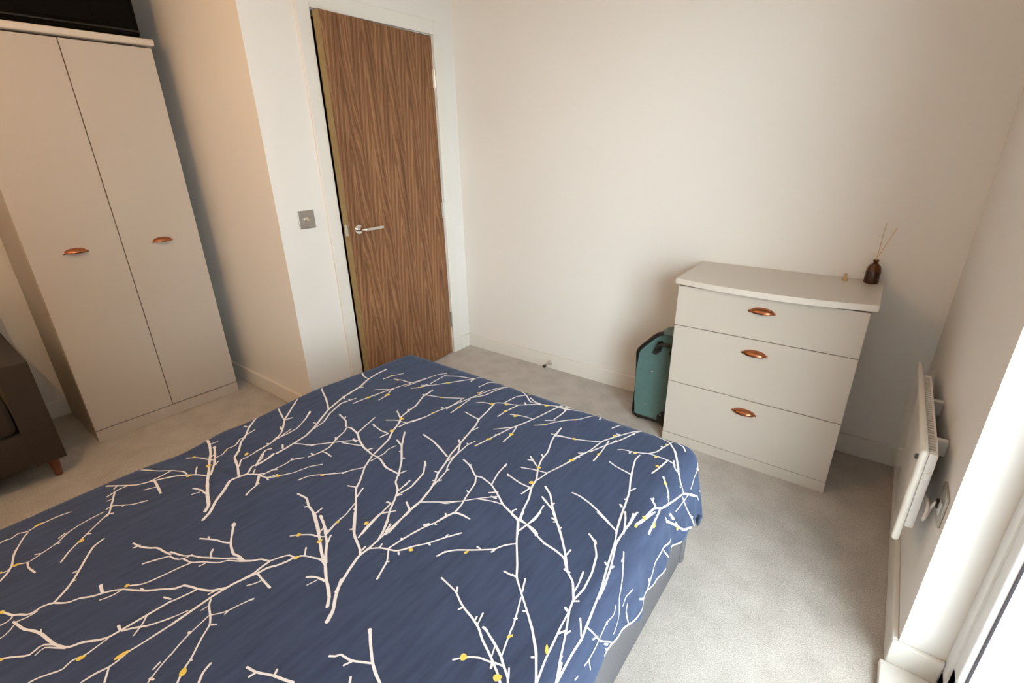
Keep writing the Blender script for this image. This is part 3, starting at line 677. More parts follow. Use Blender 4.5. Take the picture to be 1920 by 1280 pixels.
# printed branch pattern in cloth coordinates (mm): (width in 0.1 mm, points)
BRANCHES = [
    (38, [(680, -2531), (686, -2516), (680, -2495), (700, -2470), (685, -2453)]),
    (42, [(769, -2540), (763, -2530), (773, -2521), (758, -2505), (774, -2491), (765, -2476), (763, -2457), (761, -2430), (768, -2404)]),
    (39, [(931, -2562), (913, -2546), (892, -2536), (857, -2528), (822, -2514), (792, -2500), (777, -2490)]),
    (25, [(893, -2535), (855, -2529), (832, -2520), (819, -2511)]),
    (28, [(900, -2558), (908, -2548), (900, -2540)]),
    (36, [(902, -2524), (913, -2512), (903, -2489), (890, -2455), (865, -2430), (852, -2403), (846, -2374), (843, -2351)]),
    (38, [(915, -2513), (934, -2515), (946, -2512), (963, -2509)]),
    (39, [(894, -2496), (899, -2489)]),
    (41, [(871, -2448), (862, -2434)]),
    (40, [(889, -2459), (894, -2452)]),
    (36, [(972, -2465), (947, -2445), (925, -2419), (906, -2397), (883, -2372), (858, -2343)]),
    (47, [(910, -2403), (917, -2396)]),
    (48, [(964, -2382), (974, -2405), (1002, -2425), (1033, -2445), (1059, -2462), (1079, -2478), (1101, -2502)]),
    (38, [(1033, -2457), (1035, -2448)]),
    (37, [(1061, -2465), (1064, -2459)]),
    (46, [(1261, -2341), (1248, -2352), (1225, -2374), (1204, -2388), (1178, -2404), (1163, -2420), (1155, -2434), (1148, -2450), (1130, -2469), (1128, -2484), (1112, -2498), (1101, -2504), (1093, -2524), (1099, -2532), (1100, -2542), (1080, -2555), (1072, -2564), (1052, -2571), (1041, -2577)]),
    (34, [(1102, -2530), (1105, -2543), (1100, -2562)]),
    (34, [(1085, -2583), (1087, -2572), (1083, -2565), (1072, -2562)]),
    (25, [(1124, -2589), (1121, -2577), (1106, -2565), (1102, -2562)]),
    (36, [(1172, -2443), (1180, -2424), (1178, -2404)]),
    (59, [(1155, -2434), (1126, -2430)]),
    (37, [(1208, -2323), (1202, -2357), (1196, -2375), (1179, -2391)]),
    (41, [(1208, -2379), (1216, -2378)]),
    (49, [(1095, -2565), (1135, -2556), (1154, -2545), (1175, -2537), (1197, -2533), (1225, -2527), (1246, -2518), (1256, -2510), (1259, -2496), (1268, -2486), (1281, -2473), (1290, -2460), (1291, -2441), (1294, -2396), (1297, -2353)]),
    (25, [(1175, -2537), (1162, -2535)]),
    (42, [(1295, -2438), (1305, -2423), (1322, -2405), (1333, -2386), (1341, -2369)]),
    (35, [(1292, -2461), (1296, -2485), (1299, -2498), (1290, -2516), (1295, -2524), (1301, -2531), (1295, -2540), (1283, -2563), (1282, -2574)]),
    (36, [(1229, -2524), (1206, -2541), (1208, -2551), (1216, -2559), (1212, -2565), (1188, -2587), (1180, -2597)]),
    (28, [(1251, -2517), (1215, -2541), (1223, -2555)]),
    (50, [(1290, -2440), (1276, -2439)]),
    (33, [(1296, -2397), (1310, -2408), (1325, -2428)]),
    (43, [(1359, -2375), (1358, -2405), (1358, -2427), (1356, -2447), (1362, -2461), (1364, -2478), (1358, -2496), (1358, -2517)]),
    (34, [(1364, -2478), (1393, -2492)]),
    (31, [(1430, -2400), (1438, -2416), (1447, -2431), (1457, -2445)]),
    (35, [(1436, -2430), (1431, -2418)]),
    (41, [(1451, -2440), (1458, -2437)]),
    (45, [(1038, -2343), (1066, -2336), (1089, -2323), (1098, -2313), (1130, -2307), (1149, -2302)]),
    (40, [(1055, -2348), (1058, -2336)]),
    (44, [(1129, -2352), (1137, -2334), (1148, -2313), (1154, -2304)]),
    (40, [(1274, -2358), (1291, -2351)]),
    (55, [(1164, -2163), (1213, -2192), (1235, -2203), (1270, -2213), (1287, -2208), (1312, -2208)]),
    (85, [(1167, -2165), (1173, -2168)]),
    (46, [(1150, -2238), (1171, -2225), (1190, -2215), (1209, -2210), (1225, -2201)]),
    (41, [(1160, -2223), (1171, -2225)]),
    (49, [(1214, -2235), (1223, -2244), (1240, -2249)]),
    (44, [(1140, -2299), (1180, -2285), (1193, -2273), (1215, -2264), (1244, -2246), (1267, -2232), (1285, -2217), (1313, -2208), (1331, -2195), (1340, -2181), (1364, -2174), (1369, -2158), (1382, -2136), (1399, -2133)]),
    (39, [(1156, -2305), (1180, -2299), (1191, -2286), (1191, -2272)]),
    (39, [(1190, -2289), (1216, -2284), (1234, -2268), (1273, -2244), (1277, -2231), (1307, -2214), (1327, -2199)]),
    (43, [(1208, -2323), (1211, -2302), (1217, -2285)]),
    (34, [(1244, -2277), (1246, -2265)]),
    (55, [(1399, -2133), (1398, -2148), (1390, -2169), (1378, -2185), (1375, -2205), (1368, -2225), (1360, -2251), (1358, -2269), (1356, -2293), (1357, -2325), (1358, -2351), (1359, -2375)]),
    (56, [(1364, -2174), (1365, -2196), (1369, -2214), (1364, -2235)]),
    (46, [(1373, -2207), (1396, -2209), (1431, -2210)]),
    (59, [(1428, -2210), (1435, -2210)]),
    (32, [(1389, -2237), (1399, -2223), (1402, -2209)]),
    (54, [(1356, -2269), (1346, -2281), (1339, -2291), (1309, -2306), (1291, -2312), (1271, -2321), (1273, -2330), (1262, -2341)]),
    (40, [(1310, -2309), (1305, -2331), (1298, -2354)]),
    (36, [(1344, -2298), (1345, -2286), (1356, -2269)]),
    (30, [(1351, -2341), (1346, -2356), (1341, -2369)]),
    (36, [(1361, -2300), (1373, -2309), (1402, -2318), (1423, -2327), (1439, -2348), (1454, -2363), (1473, -2382), (1479, -2393), (1493, -2407), (1500, -2413)]),
    (38, [(1433, -2320), (1424, -2327)]),
    (39, [(1475, -2380), (1472, -2382)]),
    (26, [(1373, -2324), (1374, -2310)]),
    (29, [(1399, -2319), (1405, -2339), (1411, -2361), (1421, -2383), (1431, -2400)]),
    (49, [(1407, -2360), (1411, -2359)]),
    (30, [(1401, -2317), (1418, -2296), (1425, -2269), (1433, -2245)]),
    (40, [(1432, -2250), (1434, -2246)]),
    (34, [(1422, -2299), (1421, -2292)]),
    (45, [(1511, -2362), (1517, -2378), (1531, -2390)]),
    (49, [(1573, -2325), (1595, -2320), (1625, -2304), (1648, -2296), (1666, -2289)]),
    (38, [(1593, -2331), (1596, -2320)]),
    (38, [(1627, -2302), (1621, -2294)]),
    (72, [(1578, -2163), (1561, -2147), (1534, -2133), (1512, -2123), (1478, -2103)]),
    (66, [(1478, -2103), (1436, -2086), (1394, -2064), (1355, -2046), (1292, -2019)]),
    (51, [(1517, -2128), (1497, -2132), (1482, -2139), (1474, -2147)]),
    (27, [(1494, -2158), (1500, -2137)]),
    (48, [(1478, -2103), (1456, -2099), (1439, -2106), (1416, -2115), (1406, -2123)]),
    (39, [(1413, -2115), (1394, -2100)]),
    (46, [(1326, -2101), (1339, -2087), (1366, -2067), (1386, -2062), (1399, -2052)]),
    (61, [(1473, -2098), (1445, -2080), (1421, -2061), (1398, -2050), (1356, -2028), (1321, -2016)]),
    (75, [(1321, -2016), (1331, -2018)]),
    (42, [(1373, -2050), (1367, -2035)]),
    (46, [(1422, -2060), (1406, -2041)]),
    (44, [(1301, -2018), (1303, -2010)]),
    (37, [(1391, -2041), (1380, -2017), (1372, -1988)]),
    (74, [(1609, -2184), (1596, -2161), (1574, -2142), (1560, -2127), (1542, -2105)]),
    (61, [(1560, -2131), (1548, -2109), (1532, -2077), (1517, -2041), (1517, -2011)]),
    (52, [(1517, -2011), (1512, -1972), (1505, -1924), (1499, -1870)]),
    (61, [(1516, -2036), (1502, -2026), (1456, -2008), (1430, -1993), (1382, -1953)]),
    (42, [(1427, -2001), (1432, -1994)]),
    (49, [(1508, -2025), (1506, -2014)]),
    (42, [(1468, -2005), (1453, -1970), (1440, -1918), (1453, -1903)]),
    (42, [(1515, -1986), (1501, -1958), (1479, -1928), (1457, -1900)]),
    (47, [(1506, -1954), (1497, -1930)]),
    (42, [(1482, -1928), (1483, -1925)]),
    (45, [(1518, -2012), (1536, -1995), (1558, -1985), (1575, -1979), (1586, -1964), (1597, -1944), (1618, -1917), (1639, -1879), (1661, -1845)]),
    (50, [(1621, -1917), (1625, -1917)]),
    (49, [(1582, -1977), (1588, -1981)]),
    (41, [(1639, -1879), (1638, -1869)]),
    (40, [(1535, -1994), (1531, -1984)]),
    (42, [(1554, -1985), (1559, -1945), (1566, -1908), (1574, -1879), (1586, -1854), (1591, -1830), (1599, -1804), (1622, -1799), (1645, -1798)]),
    (52, [(1567, -1882), (1573, -1871)]),
    (54, [(1588, -1827), (1585, -1820)]),
    (52, [(1590, -1862), (1587, -1862)]),
    (45, [(1555, -1945), (1560, -1944)]),
    (43, [(1558, -1987), (1582, -2010), (1592, -2032), (1603, -2055)]),
    (51, [(1603, -2051), (1603, -2056)]),
    (38, [(1583, -2013), (1586, -2008)]),
    (44, [(1664, -1931), (1670, -1911), (1687, -1892), (1723, -1867), (1760, -1838), (1771, -1815), (1784, -1801)]),
    (49, [(1722, -1856), (1731, -1856)]),
    (49, [(1760, -1848), (1762, -1839)]),
    (54, [(1670, -1912), (1673, -1909)]),
    (41, [(1819, -1876), (1840, -1875)]),
    (42, [(1717, -1970), (1745, -1974), (1769, -1978), (1791, -1990), (1809, -1997), (1836, -2003), (1862, -2012), (1884, -2027), (1906, -2037), (1922, -2045), (1948, -2060)]),
    (44, [(1770, -1977), (1763, -1968)]),
    (39, [(1802, -2005), (1806, -1996)]),
    (33, [(1846, -2006), (1843, -1996)]),
    (33, [(1856, -2010), (1848, -1983)]),
    (53, [(1868, -2006), (1878, -2007)]),
    (46, [(1871, -2005), (1908, -2019), (1933, -2031), (1947, -2042), (1968, -2055), (1979, -2069)]),
    (34, [(1970, -2056), (1959, -2040)]),
    (32, [(1934, -2030), (1924, -2002), (1915, -1974)]),
    (31, [(1919, -2041), (1911, -2021)]),
    (38, [(1865, -2088), (1875, -2077), (1886, -2066), (1903, -2056), (1922, -2052), (1939, -2045), (1949, -2044)]),
    (46, [(1932, -2059), (1928, -2050)]),
    (44, [(1948, -2060), (1970, -2076)]),
    (54, [(1694, -2144), (1719, -2162), (1749, -2181), (1772, -2191), (1800, -2199)]),
    (73, [(1692, -2143), (1697, -2147)]),
    (43, [(1750, -2182), (1736, -2190), (1716, -2202), (1704, -2205), (1690, -2207)]),
    (38, [(1711, -2216), (1717, -2202)]),
    (44, [(1739, -2221), (1751, -2233)]),
    (47, [(1675, -2222), (1686, -2215), (1690, -2207)]),
    (47, [(1724, -1722), (1747, -1728), (1790, -1791), (1833, -1846), (1851, -1873), (1884, -1900), (1917, -1926), (1949, -1953)]),
    (50, [(1949, -1953), (1982, -1987), (2017, -2038)]),
    (42, [(1912, -1931), (1916, -1928)]),
    (50, [(1981, -2000), (1984, -1998)]),
    (46, [(1839, -1873), (1851, -1873)]),
    (40, [(1784, -1801), (1791, -1795)]),
    (40, [(1883, -1896), (1869, -1865)]),
    (34, [(1889, -1908), (1903, -1940), (1917, -1976)]),
    (42, [(1907, -1955), (1911, -1952)]),
    (49, [(1742, -1697), (1750, -1723), (1775, -1728), (1813, -1743), (1845, -1755), (1877, -1758), (1906, -1765), (1931, -1794), (1956, -1810), (1981, -1849)]),
    (42, [(1771, -1757), (1775, -1728), (1782, -1703), (1778, -1670)]),
    (50, [(1803, -1652), (1843, -1687), (1877, -1724), (1902, -1753), (1932, -1793)]),
    (43, [(1907, -1754), (1907, -1737)]),
    (47, [(1825, -1674), (1813, -1671)]),
    (46, [(1848, -1692), (1850, -1687)]),
    (64, [(1925, -1793), (1938, -1795)]),
    (39, [(1845, -1758), (1848, -1755)]),
    (40, [(1814, -1747), (1814, -1739)]),
    (47, [(1981, -1851), (1985, -1813), (1979, -1767), (1964, -1717), (1939, -1680), (1917, -1666)]),
    (69, [(1938, -1678), (1945, -1686)]),
    (40, [(1972, -1835), (1970, -1810), (1962, -1775)]),
    (43, [(1982, -1852), (1991, -1845)]),
    (40, [(1981, -1851), (1988, -1882), (1991, -1913), (1998, -1953), (2003, -1987), (2014, -2034)]),
    (35, [(1988, -1878), (2007, -1924), (2023, -1967), (2041, -2008)]),
    (40, [(1995, -1932), (2002, -1919)]),
    (36, [(2006, -1925), (2010, -1911)]),
    (55, [(1977, -1875), (1983, -1878)]),
    (35, [(2021, -1964), (2023, -1961)]),
    (44, [(1948, -1546), (1965, -1612), (1981, -1660), (1998, -1733), (2012, -1784), (2023, -1843), (2030, -1881), (2035, -1903), (2035, -1940), (2038, -1978), (2041, -2008)]),
    (43, [(1954, -1542), (1980, -1602), (1984, -1658), (2004, -1726), (2015, -1776), (2019, -1808)]),
    (42, [(1895, -1584), (1936, -1604), (1964, -1618)]),
    (41, [(1979, -1525), (1982, -1571), (1981, -1617), (1982, -1654)]),
    (42, [(1973, -1541), (1980, -1560)]),
    (33, [(2031, -1901), (2012, -1875)]),
    (47, [(1989, -1723), (1996, -1726)]),
    (42, [(2005, -1724), (2007, -1717)]),
    (34, [(2029, -1970), (2036, -1989)]),
    (34, [(2031, -1877), (2054, -1869), (2072, -1862), (2118, -1818), (2130, -1809)]),
    (33, [(2055, -1879), (2062, -1863)]),
    (43, [(2100, -1842), (2116, -1827)]),
    (44, [(2117, -1839), (2130, -1825)]),
    (33, [(2084, -1693), (2076, -1727), (2089, -1742)]),
    (32, [(2007, -1664), (2025, -1699), (2057, -1755), (2098, -1765), (2113, -1799)]),
    (38, [(2015, -1689), (2014, -1681)]),
    (30, [(2061, -1775), (2072, -1790), (2064, -1819), (2069, -1854), (2074, -1881), (2074, -1911), (2072, -1926)]),
    (32, [(2076, -1909), (2097, -1909)]),
    (35, [(2063, -1822), (2069, -1820)]),
    (39, [(2074, -1951), (2072, -1960)]),
    (50, [(2142, -1414), (2117, -1485), (2121, -1548), (2140, -1581), (2164, -1603), (2175, -1642), (2167, -1685), (2153, -1729), (2130, -1809), (2124, -1848)]),
    (41, [(2137, -1591), (2154, -1590)]),
    (44, [(2126, -1488), (2167, -1460)]),
    (47, [(2196, -1350), (2164, -1437)]),
    (42, [(2186, -1486), (2167, -1578), (2164, -1604)]),
    (42, [(2151, -1728), (2111, -1733), (2098, -1722)]),
    (44, [(2136, -1662), (2168, -1628)]),
    (48, [(2030, -1556), (2025, -1504), (2022, -1471)]),
    (47, [(1995, -1573), (2002, -1543), (2013, -1484)]),
    (58, [(2059, -1452), (2115, -1385), (2166, -1333)]),
    (51, [(2063, -1412), (2098, -1384)]),
    (44, [(2048, -1453), (2064, -1447)]),
    (75, [(1088, -2206), (1072, -2181), (1038, -2153), (1011, -2121), (975, -2088), (980, -2065), (986, -2043)]),
    (63, [(986, -2043), (960, -2017), (965, -2000), (963, -1975), (953, -1945)]),
    (70, [(975, -2063), (925, -2043), (872, -2028), (849, -2004)]),
    (56, [(849, -2004), (808, -1977), (777, -1944), (742, -1918), (687, -1856)]),
    (50, [(736, -1915), (718, -1921)]),
    (49, [(776, -1939), (767, -1910)]),
    (46, [(929, -2040), (900, -2021), (903, -2006), (900, -1987), (896, -1965), (892, -1927), (869, -1888)]),
    (52, [(957, -1999), (930, -1972), (913, -1949), (922, -1936)]),
    (54, [(880, -1928), (889, -1926)]),
    (46, [(988, -2044), (1014, -2025), (1053, -2019), (1061, -1992)]),
    (42, [(1053, -2019), (1064, -2021)]),
    (43, [(1028, -2016), (1026, -1991), (1038, -1980)]),
    (47, [(1025, -2027), (1061, -2050), (1069, -2074), (1081, -2091)]),
    (58, [(1076, -2086), (1082, -2092)]),
    (42, [(1060, -2051), (1060, -2045)]),
    (43, [(999, -2033), (983, -2019)]),
    (80, [(1059, -2189), (1041, -2172), (989, -2155), (926, -2129)]),
    (71, [(926, -2129), (876, -2104), (830, -2084), (782, -2060), (730, -2041), (680, -2031)]),
    (52, [(983, -2156), (953, -2157), (928, -2167)]),
    (35, [(954, -2181), (961, -2163)]),
    (54, [(897, -2120), (869, -2133), (854, -2145), (824, -2174), (808, -2202), (795, -2230), (782, -2258), (752, -2284), (717, -2312)]),
    (43, [(707, -2225), (755, -2195), (781, -2170), (817, -2151), (841, -2151)]),
    (44, [(862, -2136), (824, -2117)]),
    (49, [(781, -2170), (791, -2202), (793, -2235)]),
    (45, [(734, -2113), (758, -2096), (794, -2085), (824, -2078), (833, -2069)]),
    (64, [(902, -2110), (855, -2080), (808, -2058), (758, -2038)]),
    (80, [(759, -2040), (765, -2040)]),
    (44, [(863, -2081), (851, -2067)]),
    (40, [(824, -2062), (826, -2043), (806, -2021), (812, -1996), (784, -1965), (794, -1956)]),
    (41, [(731, -2038), (742, -2020)]),
    (46, [(808, -2071), (799, -2054)]),
    (59, [(804, -2221), (832, -2224), (877, -2231)]),
    (41, [(824, -2253), (838, -2226)]),
    (41, [(774, -2327), (769, -2311), (762, -2294), (765, -2274)]),
    (42, [(770, -2308), (830, -2332), (864, -2345), (871, -2352)]),
    (42, [(863, -2345), (870, -2338)]),
    (39, [(836, -2344), (830, -2330), (851, -2312), (870, -2295), (883, -2266)]),
    (45, [(854, -2314), (856, -2308)]),
    (32, [(795, -2333), (797, -2321)]),
    (47, [(749, -2303), (740, -2293)]),
    (51, [(968, -2009), (966, -1988), (963, -1967), (957, -1948)]),
    (57, [(896, -1972), (890, -1929), (882, -1899), (852, -1863), (789, -1813), (729, -1731), (710, -1706)]),
    (53, [(788, -1815), (712, -1788)]),
    (52, [(793, -1811), (799, -1791)]),
    (57, [(819, -1848), (837, -1855)]),
    (62, [(727, -1727), (733, -1734)]),
    (45, [(962, -2006), (947, -1979), (913, -1955), (918, -1935)]),
    (50, [(878, -1902), (880, -1863), (873, -1819), (839, -1764), (812, -1730)]),
    (68, [(823, -1741), (815, -1731)]),
    (49, [(881, -1890), (860, -1834)]),
    (68, [(959, -1939), (957, -1907), (951, -1873), (943, -1829), (920, -1787), (877, -1725), (851, -1682), (821, -1594), (801, -1502), (770, -1433), (756, -1376), (753, -1332)]),
    (53, [(949, -1913), (929, -1902)]),
    (58, [(886, -1765), (895, -1764)]),
    (53, [(924, -1789), (911, -1742), (876, -1694), (850, -1628), (861, -1570)]),
    (71, [(818, -1591), (830, -1598)]),
    (55, [(850, -1592), (857, -1592)]),
    (53, [(805, -1506), (809, -1495)]),
    (52, [(812, -1563), (818, -1563)]),
    (60, [(851, -1682), (786, -1641), (719, -1607)]),
    (60, [(770, -1433), (740, -1430), (710, -1416)]),
    (47, [(954, -1875), (1003, -1852), (1026, -1826), (1056, -1791), (1082, -1761), (1108, -1737)]),
    (47, [(1075, -1780), (1112, -1764), (1140, -1751)]),
    (40, [(1010, -1851), (1020, -1831)]),
    (68, [(1086, -1745), (1104, -1749)]),
    (61, [(912, -1678), (968, -1691), (1005, -1717), (1022, -1709), (1068, -1717), (1111, -1739), (1149, -1753), (1205, -1762), (1240, -1761), (1295, -1781), (1349, -1779)]),
    (52, [(951, -1687), (943, -1676)]),
    (47, [(1012, -1721), (1025, -1736), (1041, -1780), (1064, -1819), (1065, -1851), (1057, -1889)]),
    (55, [(1033, -1777), (1045, -1781)]),
    (46, [(1062, -1849), (1080, -1843), (1110, -1845)]),
    (52, [(1047, -1873), (1059, -1876)]),
    (50, [(1068, -1717), (1032, -1617)]),
    (53, [(1173, -1752), (1177, -1740)]),
    (44, [(1249, -1763), (1277, -1776)]),
    (44, [(1010, -2030), (1029, -2009), (1029, -1987), (1033, -1954), (1028, -1927), (1048, -1900)]),
    (58, [(1024, -1926), (1032, -1924)]),
    (41, [(1025, -2026), (1058, -2017), (1071, -1994), (1093, -1960), (1104, -1914), (1125, -1885)]),
    (46, [(1022, -2028), (1063, -2056)]),
    (48, [(1055, -2019), (1063, -2021)]),
    (43, [(1138, -1970), (1143, -1945), (1157, -1926), (1189, -1897), (1213, -1872), (1224, -1845), (1240, -1821)]),
    (49, [(1214, -1875), (1216, -1869)]),
    (49, [(1192, -1891), (1194, -1889)]),
    (58, [(1210, -1766), (1241, -1817), (1288, -1870), (1302, -1893), (1337, -1918), (1395, -1962), (1449, -2004)]),
    (47, [(1275, -1900), (1298, -1890)]),
    (44, [(1335, -1914), (1318, -1881)]),
    (42, [(1430, -2000), (1435, -1993)]),
    (38, [(1350, -1928), (1371, -1974), (1377, -2004), (1393, -2042)]),
    (44, [(1370, -1948), (1374, -1947)]),
    (62, [(1208, -1760), (1180, -1677), (1155, -1641), (1128, -1585), (1105, -1560), (1093, -1514), (1087, -1473), (1054, -1404), (1052, -1369)]),
    (60, [(1086, -1508), (1095, -1518)]),
    (51, [(1149, -1608), (1152, -1572), (1177, -1504)]),
    (44, [(1079, -1605), (1108, -1584), (1155, -1575)]),
    (60, [(1059, -1538), (1102, -1562)]),
    (49, [(1151, -1654), (1119, -1659), (1071, -1652)]),
    (71, [(1067, -1650), (1081, -1655)]),
    (55, [(1147, -1684), (1150, -1668), (1151, -1654)]),
    (42, [(1229, -1785), (1231, -1734), (1221, -1711), (1227, -1686)]),
    (59, [(1356, -1785), (1307, -1731), (1242, -1675), (1189, -1616)]),
    (61, [(1242, -1675), (1205, -1662)]),
    (65, [(1262, -1700), (1269, -1699)]),
    (51, [(1299, -1719), (1303, -1717)]),
    (56, [(1351, -1781), (1371, -1809), (1402, -1826), (1425, -1855), (1453, -1897), (1482, -1929), (1505, -1963)]),
    (46, [(1349, -1779), (1356, -1756)]),
    (54, [(1418, -1847), (1424, -1797), (1407, -1734), (1369, -1691)]),
    (63, [(1371, -1694), (1386, -1706)]),
    (45, [(1407, -1829), (1400, -1781)]),
    (46, [(1421, -1845), (1427, -1834)]),
    (43, [(1432, -1875), (1445, -1927), (1465, -1992)]),
    (56, [(1419, -1878), (1430, -1876)]),
    (44, [(1441, -1920), (1466, -1888)]),
    (49, [(1513, -1958), (1516, -1953), (1493, -1863), (1491, -1822), (1480, -1788)]),
    (42, [(1507, -1949), (1494, -1929)]),
    (50, [(1491, -1862), (1465, -1849)]),
    (39, [(1495, -1825), (1508, -1817)]),
    (55, [(1193, -2004), (1230, -1999), (1260, -2013), (1305, -2021), (1339, -2037), (1377, -2053)]),
    (42, [(1256, -2021), (1262, -2014)]),
    (42, [(1301, -2018), (1298, -1996)]),
    (58, [(1322, -2017), (1363, -2031), (1393, -2042)]),
    (36, [(1372, -2047), (1369, -2035)]),
    (52, [(884, -1599), (890, -1547), (897, -1505), (907, -1453), (923, -1390), (935, -1354), (955, -1293)]),
    (52, [(862, -1480), (893, -1454), (919, -1438)]),
    (51, [(940, -1525), (936, -1483), (915, -1447)]),
    (56, [(899, -1516), (899, -1498)]),
    (54, [(845, -1371), (882, -1361), (933, -1359)]),
    (55, [(812, -1397), (816, -1356), (835, -1312)]),
    (52, [(969, -1391), (994, -1367), (997, -1333)]),
    (43, [(1564, -1918), (1574, -1879)]),
    (50, [(1150, -1579), (1166, -1547), (1177, -1504), (1181, -1459), (1192, -1419), (1205, -1366), (1218, -1303), (1236, -1221), (1270, -1155)]),
    (51, [(1199, -1426), (1196, -1342)]),
    (53, [(1221, -1307), (1247, -1264), (1257, -1200), (1275, -1160)]),
    (50, [(1231, -1436), (1228, -1390), (1220, -1320)]),
    (56, [(1218, -1260), (1218, -1241)]),
    (53, [(1177, -1429), (1188, -1428)]),
    (51, [(1044, -1398), (1095, -1381), (1126, -1372), (1168, -1347), (1197, -1330)]),
    (61, [(1057, -1407), (1051, -1352)]),
    (60, [(1084, -1509), (1098, -1516)]),
    (54, [(937, -1393), (946, -1347), (959, -1276), (968, -1242), (991, -1213)]),
    (51, [(1004, -1234), (1056, -1207), (1122, -1187), (1139, -1135)]),
    (51, [(1004, -1316), (1000, -1222)]),
    (53, [(984, -1349), (1022, -1323), (1061, -1270), (1092, -1229), (1122, -1187)]),
    (49, [(971, -1390), (993, -1364), (1013, -1329)]),
    (50, [(902, -1362), (931, -1357)]),
    (50, [(1126, -1211), (1122, -1187)]),
    (50, [(1183, -1227), (1188, -1178), (1215, -1155)]),
    (50, [(1259, -1329), (1276, -1313), (1311, -1304), (1324, -1283), (1346, -1273), (1391, -1257), (1429, -1224), (1467, -1197), (1523, -1174), (1551, -1177), (1588, -1165)]),
    (50, [(1344, -1272), (1352, -1204), (1385, -1165)]),
    (48, [(1384, -1358), (1385, -1316), (1395, -1258)]),
    (52, [(1458, -1201), (1419, -1209), (1380, -1178), (1340, -1155), (1320, -1155)]),
    (49, [(1400, -1182), (1428, -1197), (1457, -1198)]),
    (61, [(1405, -1225), (1416, -1233)]),
    (55, [(1318, -1298), (1331, -1349), (1341, -1409), (1359, -1450), (1375, -1506), (1391, -1559), (1406, -1615), (1426, -1663), (1442, -1710), (1460, -1738), (1477, -1774), (1493, -1826), (1496, -1864), (1502, -1886)]),
    (51, [(1270, -1403), (1312, -1409), (1343, -1412)]),
    (49, [(1371, -1476), (1375, -1455)]),
    (55, [(1375, -1524), (1381, -1525)]),
    (44, [(1391, -1559), (1423, -1604), (1428, -1632), (1441, -1668), (1455, -1687), (1465, -1728), (1471, -1758)]),
    (42, [(1424, -1650), (1423, -1604), (1416, -1551), (1423, -1522)]),
    (53, [(1409, -1546), (1418, -1550)]),
    (60, [(1251, -1589), (1304, -1597), (1348, -1612), (1407, -1635)]),
    (74, [(1374, -1547), (1387, -1557)]),
    (49, [(1428, -1709), (1436, -1707)]),
    (49, [(1454, -1684), (1456, -1678)]),
    (48, [(1454, -1742), (1459, -1739)]),
    (48, [(1469, -1732), (1473, -1726)]),
    (57, [(1441, -1543), (1451, -1493), (1461, -1440), (1469, -1396), (1487, -1343), (1502, -1281), (1516, -1206), (1526, -1171), (1575, -1155)]),
    (49, [(1427, -1432), (1444, -1413), (1478, -1380)]),
    (48, [(1500, -1473), (1496, -1425), (1481, -1378)]),
    (48, [(1452, -1455), (1462, -1449)]),
    (51, [(1412, -1322), (1437, -1310), (1469, -1303), (1496, -1304)]),
    (50, [(1525, -1333), (1550, -1313), (1571, -1275), (1600, -1240), (1621, -1222)]),
    (46, [(1537, -1286), (1566, -1268)]),
    (44, [(1558, -1263), (1559, -1199), (1535, -1130)]),
    (56, [(1459, -1618), (1497, -1629), (1542, -1658), (1559, -1650), (1605, -1661), (1646, -1684), (1682, -1707), (1720, -1719), (1750, -1727), (1773, -1727), (1799, -1731), (1814, -1739)]),
    (47, [(1497, -1632), (1494, -1624)]),
    (46, [(1605, -1661), (1587, -1610), (1580, -1560)]),
    (62, [(1583, -1573), (1580, -1562)]),
    (46, [(1622, -1692), (1640, -1676)]),
    (43, [(1719, -1717), (1716, -1708), (1721, -1701)]),
    (42, [(1546, -1660), (1563, -1682), (1580, -1737), (1593, -1771), (1599, -1801), (1588, -1831), (1583, -1862), (1572, -1886), (1565, -1917)]),
    (41, [(1599, -1801), (1621, -1797), (1646, -1798)]),
    (43, [(1581, -1820), (1589, -1825)]),
    (46, [(1567, -1720), (1575, -1724)]),
    (42, [(1565, -1880), (1572, -1873)]),
    (39, [(1493, -1826), (1521, -1807), (1550, -1788), (1581, -1763), (1615, -1725), (1651, -1690)]),
    (39, [(1613, -1729), (1653, -1713), (1682, -1707)]),
    (33, [(1536, -1798), (1555, -1794), (1571, -1772)]),
    (56, [(1637, -1700), (1652, -1699)]),
    (55, [(1750, -1727), (1735, -1685), (1724, -1647), (1703, -1605), (1695, -1569), (1668, -1523), (1652, -1480), (1646, -1436), (1623, -1379), (1613, -1342), (1608, -1299)]),
    (47, [(1601, -1346), (1638, -1336), (1682, -1326)]),
    (47, [(1702, -1609), (1668, -1610), (1614, -1598)]),
    (60, [(1614, -1597), (1622, -1602)]),
    (46, [(1697, -1644), (1702, -1609)]),
    (50, [(1616, -1487), (1658, -1515)]),
    (50, [(1620, -1504), (1630, -1501)]),
    (51, [(1639, -1458), (1648, -1467)]),
    (40, [(1627, -1548), (1652, -1538), (1701, -1526)]),
    (46, [(1698, -1571), (1703, -1524), (1718, -1472), (1729, -1432), (1734, -1416)]),
    (52, [(1776, -1767), (1750, -1730)]),
    (42, [(1772, -1756), (1777, -1721), (1777, -1683), (1771, -1647)]),
    (54, [(1732, -1580), (1762, -1600), (1792, -1637), (1821, -1667), (1860, -1706)]),
    (55, [(1749, -1621), (1797, -1645)]),
    (55, [(1787, -1629), (1788, -1622)]),
    (42, [(1813, -1673), (1821, -1670)]),
    (42, [(1824, -1681), (1829, -1678)]),
    (50, [(1463, -1848), (1492, -1864)]),
    (41, [(1406, -1803), (1398, -1779)]),
    (45, [(1805, -1558), (1817, -1557)]),
    (52, [(1711, -1499), (1722, -1457), (1731, -1409), (1747, -1355), (1754, -1284), (1777, -1237), (1802, -1192), (1830, -1150)]),
